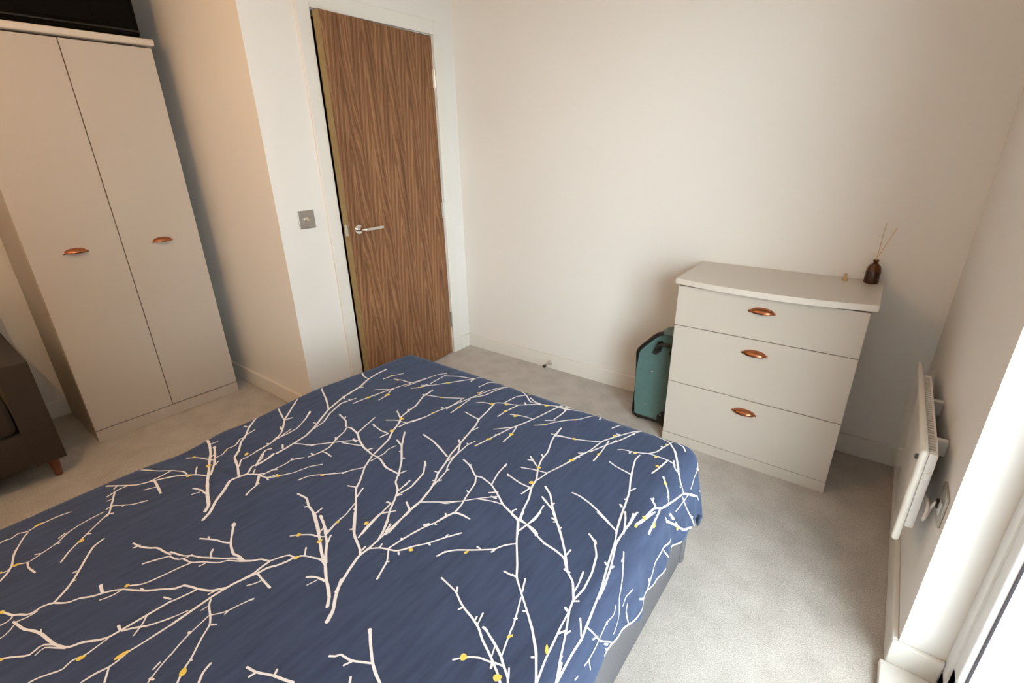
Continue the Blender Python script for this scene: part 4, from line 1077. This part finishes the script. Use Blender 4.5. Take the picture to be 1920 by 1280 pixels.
    (47, [(1751, -1356), (1775, -1295), (1801, -1239), (1819, -1180), (1830, -1155)]),
    (45, [(1782, -1394), (1779, -1339), (1771, -1272)]),
    (49, [(1725, -1385), (1743, -1373)]),
    (51, [(1729, -1411), (1738, -1401)]),
    (53, [(1785, -1266), (1789, -1255)]),
    (54, [(1774, -1220), (1784, -1217)]),
    (48, [(1820, -1191), (1819, -1180)]),
    (44, [(1615, -1349), (1641, -1337), (1675, -1327), (1714, -1310), (1750, -1291)]),
    (52, [(1617, -1352), (1608, -1298)]),
    (47, [(1508, -1181), (1549, -1181), (1595, -1160), (1640, -1153), (1680, -1150), (1715, -1155)]),
    (46, [(1570, -1278), (1599, -1240), (1632, -1209), (1674, -1133)]),
    (48, [(1518, -1197), (1528, -1153), (1570, -1155)]),
    (44, [(1558, -1259), (1561, -1206), (1555, -1165)]),
    (50, [(1687, -1174), (1674, -1133)]),
    (46, [(1746, -1198), (1765, -1150)]),
    (49, [(1816, -1299), (1831, -1288), (1858, -1285), (1882, -1275), (1902, -1265), (1918, -1244), (1925, -1210), (1934, -1178), (1939, -1145)]),
    (51, [(1853, -1296), (1853, -1285)]),
    (52, [(1919, -1207), (1925, -1210)]),
    (47, [(1902, -1265), (1933, -1264), (1960, -1265), (1985, -1270)]),
    (51, [(1947, -1350), (1954, -1317), (1961, -1268)]),
    (53, [(1880, -1150), (1905, -1160), (1930, -1168), (1961, -1206)]),
    (61, [(1961, -1206), (1985, -1251), (2005, -1287), (2028, -1309), (2062, -1304)]),
    (49, [(1976, -1255), (1989, -1284), (2000, -1287)]),
    (52, [(1955, -1160), (1973, -1166), (1987, -1184)]),
    (52, [(1883, -1289), (1881, -1317), (1893, -1361), (1910, -1415), (1929, -1463), (1942, -1518), (1954, -1576), (1969, -1628)]),
    (49, [(1824, -1371), (1847, -1381), (1899, -1390)]),
    (46, [(1928, -1458), (1936, -1439)]),
    (42, [(1952, -1542), (1963, -1560), (1973, -1586), (1984, -1617)]),
    (65, [(1931, -1524), (1938, -1529)]),
    (55, [(1931, -1497), (1934, -1497)]),
    (49, [(1806, -1557), (1831, -1557), (1862, -1565), (1898, -1580), (1933, -1600), (1966, -1619)]),
    (42, [(1982, -1616), (1979, -1567), (1975, -1541), (1981, -1526)]),
    (42, [(1973, -1537), (1978, -1549)]),
    (55, [(2062, -1304), (2048, -1353), (2035, -1405), (2021, -1454), (2006, -1474), (2003, -1504), (2001, -1535), (1994, -1567)]),
    (55, [(2007, -1467), (1987, -1453)]),
    (50, [(1992, -1454), (1991, -1445)]),
    (52, [(2029, -1408), (2012, -1385), (1991, -1362), (1979, -1346)]),
    (57, [(2018, -1401), (2019, -1397)]),
    (48, [(2020, -1461), (2025, -1500), (2032, -1554)]),
    (54, [(2002, -1501), (2006, -1503)]),
    (62, [(2062, -1304), (2102, -1246), (2170, -1154)]),
    (50, [(2066, -1316), (2102, -1298), (2180, -1249), (2217, -1236)]),
    (42, [(2094, -1266), (2084, -1316), (2080, -1372)]),
    (51, [(2180, -1249), (2183, -1242)]),
    (59, [(2059, -1450), (2115, -1386), (2164, -1334), (2213, -1255)]),
    (56, [(2061, -1417), (2095, -1391)]),
    (70, [(2113, -1379), (2128, -1368)]),
    (53, [(2040, -1160), (2062, -1160), (2072, -1209), (2085, -1240)]),
    (64, [(2055, -1174), (2063, -1153)]),
    (48, [(2033, -1319), (2035, -1317)]),
    (46, [(2139, -1144), (2141, -1136)]),
    (41, [(1639, -2879), (1638, -2869)]),
    (52, [(1567, -2882), (1573, -2871)]),
    (54, [(1588, -2827), (1585, -2820)]),
    (52, [(1590, -2862), (1587, -2862)]),
    (49, [(1722, -2856), (1731, -2856)]),
    (49, [(1760, -2848), (1762, -2839)]),
    (41, [(1819, -2876), (1840, -2875)]),
    (46, [(1839, -2873), (1851, -2873)]),
    (40, [(1784, -2801), (1791, -2795)]),
    (40, [(1883, -2896), (1869, -2865)]),
    (49, [(1742, -2697), (1750, -2723), (1775, -2728), (1813, -2743), (1845, -2755), (1877, -2758), (1906, -2765), (1931, -2794), (1956, -2810), (1981, -2849)]),
    (42, [(1771, -2757), (1775, -2728), (1782, -2703), (1778, -2670)]),
    (50, [(1803, -2652), (1843, -2687), (1877, -2724), (1902, -2753), (1932, -2793)]),
    (43, [(1907, -2754), (1907, -2737)]),
    (47, [(1825, -2674), (1813, -2671)]),
    (46, [(1848, -2692), (1850, -2687)]),
    (64, [(1925, -2793), (1938, -2795)]),
    (39, [(1845, -2758), (1848, -2755)]),
    (40, [(1814, -2747), (1814, -2739)]),
    (47, [(1981, -2851), (1985, -2813), (1979, -2767), (1964, -2717), (1939, -2680), (1917, -2666)]),
    (69, [(1938, -2678), (1945, -2686)]),
    (40, [(1972, -2835), (1970, -2810), (1962, -2775)]),
    (43, [(1982, -2852), (1991, -2845)]),
    (55, [(1977, -2875), (1983, -2878)]),
    (43, [(1954, -2542), (1980, -2602), (1984, -2658), (2004, -2726), (2015, -2776), (2019, -2808)]),
    (42, [(1895, -2584), (1936, -2604), (1964, -2618)]),
    (41, [(1979, -2525), (1982, -2571), (1981, -2617), (1982, -2654)]),
    (42, [(1973, -2541), (1980, -2560)]),
    (47, [(1989, -2723), (1996, -2726)]),
    (42, [(2005, -2724), (2007, -2717)]),
    (38, [(2015, -2689), (2014, -2681)]),
    (47, [(1995, -2573), (2002, -2543), (2013, -2484)]),
    (53, [(788, -2815), (712, -2788)]),
    (52, [(793, -2811), (799, -2791)]),
    (57, [(819, -2848), (837, -2855)]),
    (62, [(727, -2727), (733, -2734)]),
    (68, [(823, -2741), (815, -2731)]),
    (49, [(881, -2890), (860, -2834)]),
    (58, [(886, -2765), (895, -2764)]),
    (71, [(818, -2591), (830, -2598)]),
    (55, [(850, -2592), (857, -2592)]),
    (60, [(851, -2682), (786, -2641), (719, -2607)]),
    (47, [(954, -2875), (1003, -2852), (1026, -2826), (1056, -2791), (1082, -2761), (1108, -2737)]),
    (47, [(1075, -2780), (1112, -2764), (1140, -2751)]),
    (40, [(1010, -2851), (1020, -2831)]),
    (68, [(1086, -2745), (1104, -2749)]),
    (61, [(912, -2678), (968, -2691), (1005, -2717), (1022, -2709), (1068, -2717), (1111, -2739), (1149, -2753), (1205, -2762), (1240, -2761), (1295, -2781), (1349, -2779)]),
    (52, [(951, -2687), (943, -2676)]),
    (47, [(1012, -2721), (1025, -2736), (1041, -2780), (1064, -2819), (1065, -2851), (1057, -2889)]),
    (55, [(1033, -2777), (1045, -2781)]),
    (46, [(1062, -2849), (1080, -2843), (1110, -2845)]),
    (52, [(1047, -2873), (1059, -2876)]),
    (50, [(1068, -2717), (1032, -2617)]),
    (53, [(1173, -2752), (1177, -2740)]),
    (44, [(1249, -2763), (1277, -2776)]),
    (49, [(1214, -2875), (1216, -2869)]),
    (49, [(1192, -2891), (1194, -2889)]),
    (49, [(1151, -2654), (1119, -2659), (1071, -2652)]),
    (71, [(1067, -2650), (1081, -2655)]),
    (55, [(1147, -2684), (1150, -2668), (1151, -2654)]),
    (42, [(1229, -2785), (1231, -2734), (1221, -2711), (1227, -2686)]),
    (61, [(1242, -2675), (1205, -2662)]),
    (65, [(1262, -2700), (1269, -2699)]),
    (51, [(1299, -2719), (1303, -2717)]),
    (46, [(1349, -2779), (1356, -2756)]),
    (54, [(1418, -2847), (1424, -2797), (1407, -2734), (1369, -2691)]),
    (63, [(1371, -2694), (1386, -2706)]),
    (45, [(1407, -2829), (1400, -2781)]),
    (46, [(1421, -2845), (1427, -2834)]),
    (56, [(1419, -2878), (1430, -2876)]),
    (50, [(1491, -2862), (1465, -2849)]),
    (39, [(1495, -2825), (1508, -2817)]),
    (44, [(1391, -2559), (1423, -2604), (1428, -2632), (1441, -2668), (1455, -2687), (1465, -2728), (1471, -2758)]),
    (42, [(1424, -2650), (1423, -2604), (1416, -2551), (1423, -2522)]),
    (53, [(1409, -2546), (1418, -2550)]),
    (74, [(1374, -2547), (1387, -2557)]),
    (49, [(1428, -2709), (1436, -2707)]),
    (49, [(1454, -2684), (1456, -2678)]),
    (48, [(1454, -2742), (1459, -2739)]),
    (48, [(1469, -2732), (1473, -2726)]),
    (56, [(1459, -2618), (1497, -2629), (1542, -2658), (1559, -2650), (1605, -2661), (1646, -2684), (1682, -2707), (1720, -2719), (1750, -2727), (1773, -2727), (1799, -2731), (1814, -2739)]),
    (47, [(1497, -2632), (1494, -2624)]),
    (46, [(1605, -2661), (1587, -2610), (1580, -2560)]),
    (62, [(1583, -2573), (1580, -2562)]),
    (46, [(1622, -2692), (1640, -2676)]),
    (43, [(1719, -2717), (1716, -2708), (1721, -2701)]),
    (41, [(1599, -2801), (1621, -2797), (1646, -2798)]),
    (43, [(1581, -2820), (1589, -2825)]),
    (46, [(1567, -2720), (1575, -2724)]),
    (42, [(1565, -2880), (1572, -2873)]),
    (39, [(1493, -2826), (1521, -2807), (1550, -2788), (1581, -2763), (1615, -2725), (1651, -2690)]),
    (39, [(1613, -2729), (1653, -2713), (1682, -2707)]),
    (33, [(1536, -2798), (1555, -2794), (1571, -2772)]),
    (56, [(1637, -2700), (1652, -2699)]),
    (47, [(1702, -2609), (1668, -2610), (1614, -2598)]),
    (60, [(1614, -2597), (1622, -2602)]),
    (46, [(1697, -2644), (1702, -2609)]),
    (50, [(1616, -2487), (1658, -2515)]),
    (50, [(1620, -2504), (1630, -2501)]),
    (51, [(1639, -2458), (1648, -2467)]),
    (40, [(1627, -2548), (1652, -2538), (1701, -2526)]),
    (46, [(1698, -2571), (1703, -2524), (1718, -2472), (1729, -2432), (1734, -2416)]),
    (52, [(1776, -2767), (1750, -2730)]),
    (42, [(1772, -2756), (1777, -2721), (1777, -2683), (1771, -2647)]),
    (54, [(1732, -2580), (1762, -2600), (1792, -2637), (1821, -2667), (1860, -2706)]),
    (55, [(1749, -2621), (1797, -2645)]),
    (55, [(1787, -2629), (1788, -2622)]),
    (42, [(1813, -2673), (1821, -2670)]),
    (42, [(1824, -2681), (1829, -2678)]),
    (50, [(1463, -2848), (1492, -2864)]),
    (41, [(1406, -2803), (1398, -2779)]),
    (45, [(1805, -2558), (1817, -2557)]),
    (45, [(1782, -2394), (1779, -2339), (1771, -2272)]),
    (49, [(1725, -2385), (1743, -2373)]),
    (51, [(1729, -2411), (1738, -2401)]),
    (53, [(1785, -2266), (1789, -2255)]),
    (49, [(1816, -2299), (1831, -2288), (1858, -2285), (1882, -2275), (1902, -2265), (1918, -2244), (1925, -2210), (1934, -2178), (1939, -2145)]),
    (51, [(1853, -2296), (1853, -2285)]),
    (52, [(1919, -2207), (1925, -2210)]),
    (47, [(1902, -2265), (1933, -2264), (1960, -2265), (1985, -2270)]),
    (51, [(1947, -2350), (1954, -2317), (1961, -2268)]),
    (49, [(1976, -2255), (1989, -2284), (2000, -2287)]),
    (52, [(1955, -2160), (1973, -2166), (1987, -2184)]),
    (52, [(1883, -2289), (1881, -2317), (1893, -2361), (1910, -2415), (1929, -2463), (1942, -2518), (1954, -2576), (1969, -2628)]),
    (49, [(1824, -2371), (1847, -2381), (1899, -2390)]),
    (46, [(1928, -2458), (1936, -2439)]),
    (42, [(1952, -2542), (1963, -2560), (1973, -2586), (1984, -2617)]),
    (65, [(1931, -2524), (1938, -2529)]),
    (55, [(1931, -2497), (1934, -2497)]),
    (49, [(1806, -2557), (1831, -2557), (1862, -2565), (1898, -2580), (1933, -2600), (1966, -2619)]),
    (42, [(1982, -2616), (1979, -2567), (1975, -2541), (1981, -2526)]),
    (42, [(1973, -2537), (1978, -2549)]),
    (55, [(2007, -2467), (1987, -2453)]),
    (50, [(1992, -2454), (1991, -2445)]),
    (52, [(2029, -2408), (2012, -2385), (1991, -2362), (1979, -2346)]),
    (57, [(2018, -2401), (2019, -2397)]),
    (54, [(2002, -2501), (2006, -2503)]),
]
# printed buds: (u, v, half length, half width in mm, angle)
BUDS = [
    (689, -2510, 7.3, 3.1, 117),
    (762, -2467, 9.3, 4.1, 103),
    (900, -2530, 6.8, 4.3, 74),
    (901, -2556, 3.6, 3.0, 36),
    (928, -2417, 7.2, 5.5, 132),
    (1174, -2395, 5.0, 4.4, 143),
    (1299, -2504, 7.2, 5.0, 75),
    (1355, -2455, 12.9, 4.5, 88),
    (1046, -2575, 5.9, 4.4, 27),
    (1184, -2596, 4.7, 3.3, 49),
    (1340, -2087, 5.6, 5.9, 35),
    (1402, -2069, 7.7, 4.5, 92),
    (1405, -2130, 7.4, 4.0, 75),
    (1377, -2003, 4.6, 3.1, 94),
    (1487, -2399, 8.6, 5.8, 143),
    (1443, -1962, 5.2, 5.1, -19),
    (1601, -1955, 5.9, 4.7, 24),
    (1712, -1883, 6.4, 3.1, 75),
    (1878, -2073, 6.7, 6.9, 26),
    (1953, -2066, 8.1, 6.2, 50),
    (1922, -1992, 4.8, 3.1, 68),
    (1995, -1971, 9.6, 3.0, 122),
    (2030, -1517, 7.5, 4.1, 111),
    (1996, -1571, 5.6, 3.6, 94),
    (2000, -1530, 5.8, 4.4, -54),
    (2139, -1368, 7.7, 5.3, 58),
    (1925, -1987, 3.1, 2.1, 98),
    (886, -1997, 5.2, 7.5, 36),
    (856, -2150, 8.1, 4.5, 79),
    (752, -2099, 6.4, 4.4, 25),
    (851, -2094, 7.8, 5.9, 76),
    (813, -2026, 4.7, 3.4, 136),
    (1067, -1996, 3.8, 4.4, 36),
    (1072, -1994, 5.6, 5.5, 36),
    (1175, -1917, 5.6, 4.7, 36),
    (1379, -2003, 4.9, 3.8, 101),
    (1149, -1637, 7.2, 7.6, 122),
    (1117, -1567, 8.2, 6.6, 36),
    (1443, -1963, 5.4, 6.3, 36),
    (894, -1538, 8.1, 5.7, 37),
    (936, -1480, 9.0, 8.2, 36),
    (867, -1371, 7.8, 4.6, 34),
    (813, -1356, 6.2, 4.2, 83),
    (1180, -1474, 6.8, 3.6, 35),
    (1228, -1390, 7.0, 5.9, 73),
    (1216, -1265, 8.1, 4.8, 35),
    (1122, -1374, 6.4, 3.8, 34),
    (1061, -1274, 8.5, 5.0, 35),
    (995, -1363, 7.5, 4.4, 67),
    (1198, -1145, 7.7, 4.5, -25),
    (1311, -1304, 8.6, 5.5, 36),
    (1359, -1275, 7.8, 5.5, 36),
    (1483, -1196, 8.5, 5.0, 35),
    (1385, -1165, 4.9, 4.3, 45),
    (1385, -1316, 6.8, 5.8, 36),
    (1453, -1489, 8.3, 5.3, 34),
    (1496, -1426, 7.7, 7.4, 35),
    (1433, -1320, 9.0, 6.2, 54),
    (1551, -1311, 6.5, 3.4, 35),
    (1443, -1541, 4.0, 3.2, 69),
    (1675, -1326, 5.5, 4.9, 37),
    (1692, -1589, 6.6, 7.7, 105),
    (1669, -1519, 6.9, 5.2, 36),
    (1728, -1431, 8.3, 5.3, 36),
    (1729, -1428, 8.3, 4.2, 52),
    (1779, -1354, 6.8, 4.7, 77),
    (1773, -1233, 6.6, 4.6, 36),
    (1676, -1328, 5.9, 3.5, 37),
    (1620, -1225, 7.0, 3.7, 35),
    (1868, -1287, 6.2, 4.3, 34),
    (1927, -1270, 5.5, 3.9, 35),
    (1927, -1186, 4.6, 3.4, 65),
    (1940, -1145, 5.2, 4.8, -41),
    (1948, -1311, 5.9, 4.8, 18),
    (1993, -1366, 6.7, 4.2, -57),
    (2001, -1530, 7.0, 4.4, 111),
    (1996, -1572, 5.5, 3.2, 94),
    (2030, -1518, 9.4, 4.1, 106),
    (2136, -1369, 6.8, 4.9, 58),
    (2063, -1450, 4.4, 2.9, 34),
    (2025, -1309, 4.2, 1.9, -31),
    (1712, -2883, 6.4, 3.1, 75),
    (1996, -2571, 5.6, 3.6, 94),
    (2000, -2530, 5.8, 4.4, -54),
    (1149, -2637, 7.2, 7.6, 122),
    (1453, -2489, 8.3, 5.3, 34),
    (1443, -2541, 4.0, 3.2, 69),
    (1675, -2326, 5.5, 4.9, 37),
    (1692, -2589, 6.6, 7.7, 105),
    (1669, -2519, 6.9, 5.2, 36),
    (1728, -2431, 8.3, 5.3, 36),
    (1729, -2428, 8.3, 4.2, 52),
    (1779, -2354, 6.8, 4.7, 77),
    (1676, -2328, 5.9, 3.5, 37),
    (1868, -2287, 6.2, 4.3, 34),
    (1927, -2270, 5.5, 3.9, 35),
    (1927, -2186, 4.6, 3.4, 65),
    (1940, -2145, 5.2, 4.8, -41),
    (1948, -2311, 5.9, 4.8, 18),
    (1993, -2366, 6.7, 4.2, -57),
    (2001, -2530, 7.0, 4.4, 111),
    (1996, -2572, 5.5, 3.2, 94),
    (2025, -2309, 4.2, 1.9, -31),
]

def build_duvet():
    vs = np.concatenate([np.arange(-2.95, DY1 + 0.0001, 0.0085), np.linspace(DY1 + 0.006, DY1 + 0.25, 34)])
    nu = 236
    UU, VV = [], []
    for v in vs:
        x1 = float(duvet_x1(min(v, DY1))); h = float(hem(v))
        left = DX0 - 0.22 + 0.01 * math.sin(v * 9)
        t = np.linspace(0, 1, nu)
        UU.append(left + (x1 + h - left) * t); VV.append(np.full(nu, v))
    U, V = np.array(UU), np.array(VV)
    X, Y, Z = duvet(U, V)
    nv = len(vs)
    co = np.stack([X, Y, Z], -1).reshape(-1, 3)
    org = np.array([1.38, -2.0, 0.5])
    i = np.arange(nv - 1)[:, None] * nu + np.arange(nu - 1)[None, :]
    faces = np.stack([i, i + 1, i + 1 + nu, i + nu], -1).reshape(-1, 4)
    me = bpy.data.meshes.new('duvet_cover')
    me.from_pydata((co - org).tolist(), [], faces.tolist())
    me.polygons.foreach_set('use_smooth', [True] * len(me.polygons))
    me.materials.append(M['navy'])
    root = thing('duvet', tuple(org), 'navy blue duvet printed with white branches and yellow buds', 'duvet')
    o = bpy.data.objects.new('duvet_cover', me); col.objects.link(o); o.parent = root
    sol = o.modifiers.new('thickness', 'SOLIDIFY'); sol.thickness = 0.010; sol.offset = -1
    return root, org

def surf(u, v, lift):
    e = 1e-4
    p = np.stack(duvet(u, v), -1)
    a = np.stack(duvet(u + e, v), -1) - np.stack(duvet(u - e, v), -1)
    c = np.stack(duvet(u, v + e), -1) - np.stack(duvet(u, v - e), -1)
    n = np.cross(a, c); n /= np.linalg.norm(n, axis=-1, keepdims=True)
    return p + n * lift

def print_mesh(name, polys, mat_, root, org, lift):
    """polys: list of (uv points, faces)"""
    vs, fs, k = [], [], 0
    for pts, faces in polys:
        vs.append(np.array(pts)); fs += [tuple(q + k for q in f) for f in faces]; k += len(pts)
    uv = np.concatenate(vs)
    co = surf(uv[:, 0], uv[:, 1], lift) - org
    me = bpy.data.meshes.new(name); me.from_pydata(co.tolist(), [], fs); me.update()
    me.polygons.foreach_set('use_smooth', [True] * len(me.polygons))
    me.materials.append(mat_)
    o = bpy.data.objects.new(name, me); col.objects.link(o); o.parent = root
    o['kind'] = 'stuff'
    return o

def ribbon(pts, w, rnd):
    P = np.array(pts) / 1000.0
    # resample every 8 mm
    seg = np.hypot(*np.diff(P, axis=0).T); s = np.concatenate([[0], np.cumsum(seg)])
    if s[-1] < 1e-4: return None
    n = max(2, int(s[-1] / 0.008) + 1)
    if len(P) > 2:      # round the corners a little
        ss = np.linspace(0, s[-1], max(n * 2, 6))
        Q = np.stack([np.interp(ss, s, P[:, 0]), np.interp(ss, s, P[:, 1])], -1)
        for _ in range(2): Q[1:-1] = 0.25 * Q[:-2] + 0.5 * Q[1:-1] + 0.25 * Q[2:]
        P = Q; seg = np.hypot(*np.diff(P, axis=0).T); s = np.concatenate([[0], np.cumsum(seg)])
    ss = np.linspace(0, s[-1], n)
    P = np.stack([np.interp(ss, s, P[:, 0]), np.interp(ss, s, P[:, 1])], -1)
    T = np.gradient(P, axis=0); T /= np.linalg.norm(T, axis=1, keepdims=True) + 1e-12
    N = np.stack([-T[:, 1], T[:, 0]], -1)
    hw = np.full(n, w / 2) * (1 + 0.16 * np.interp(ss, np.linspace(0, ss[-1] + 1e-6, 8), [rnd.uniform(-1, 1) for _ in range(8)]))
    rows = [P + N * hw[:, None], P - N * hw[:, None]]
    # rounded ends
    pts2, faces = [], []
    def cap(c, t, nn, h): return [c + t * h * math.cos(a) + nn * h * math.sin(a) for a in (math.pi / 3, 0, -math.pi / 3)]
    for a, b_ in zip(rows[0], rows[1]): pts2 += [a, b_]
    for i in range(n - 1): faces.append((2 * i, 2 * i + 1, 2 * i + 3, 2 * i + 2))
    k = len(pts2); c = cap(P[-1], T[-1], N[-1], hw[-1]); pts2 += c
    faces.append((2 * n - 2, 2 * n - 1, k + 2, k + 1, k))
    k = len(pts2); c = cap(P[0], -T[0], N[0], hw[0]); pts2 += c
    faces.append((1, 0, k, k + 1, k + 2))
    return pts2, faces

def bud(u, v, a, b_, ang):
    u, v, a, b_ = u / 1000, v / 1000, a / 1000, b_ / 1000
    ca, sa = math.cos(math.radians(ang)), math.sin(math.radians(ang))
    pts = []
    for i in range(16):
        t = 2 * math.pi * i / 16
        x = a * math.cos(t); y = b_ * math.sin(t) * (1 - 0.25 * math.cos(t))
        pts.append((u + x * ca - y * sa, v + x * sa + y * ca))
    pts.append((u, v))
    return pts, [(16, i, (i + 1) % 16) for i in range(16)]

duvet_root, duvet_org = build_duvet()
rr = random.Random(11)
polys = [r for r in (ribbon(p, w / 10000.0, rr) for w, p in BRANCHES) if r]
print_mesh('printed_branches', polys, M['print_white'], duvet_root, duvet_org, 0.0011)
print_mesh('printed_buds', [bud(*q) for q in BUDS], M['print_yellow'], duvet_root, duvet_org, 0.0015)
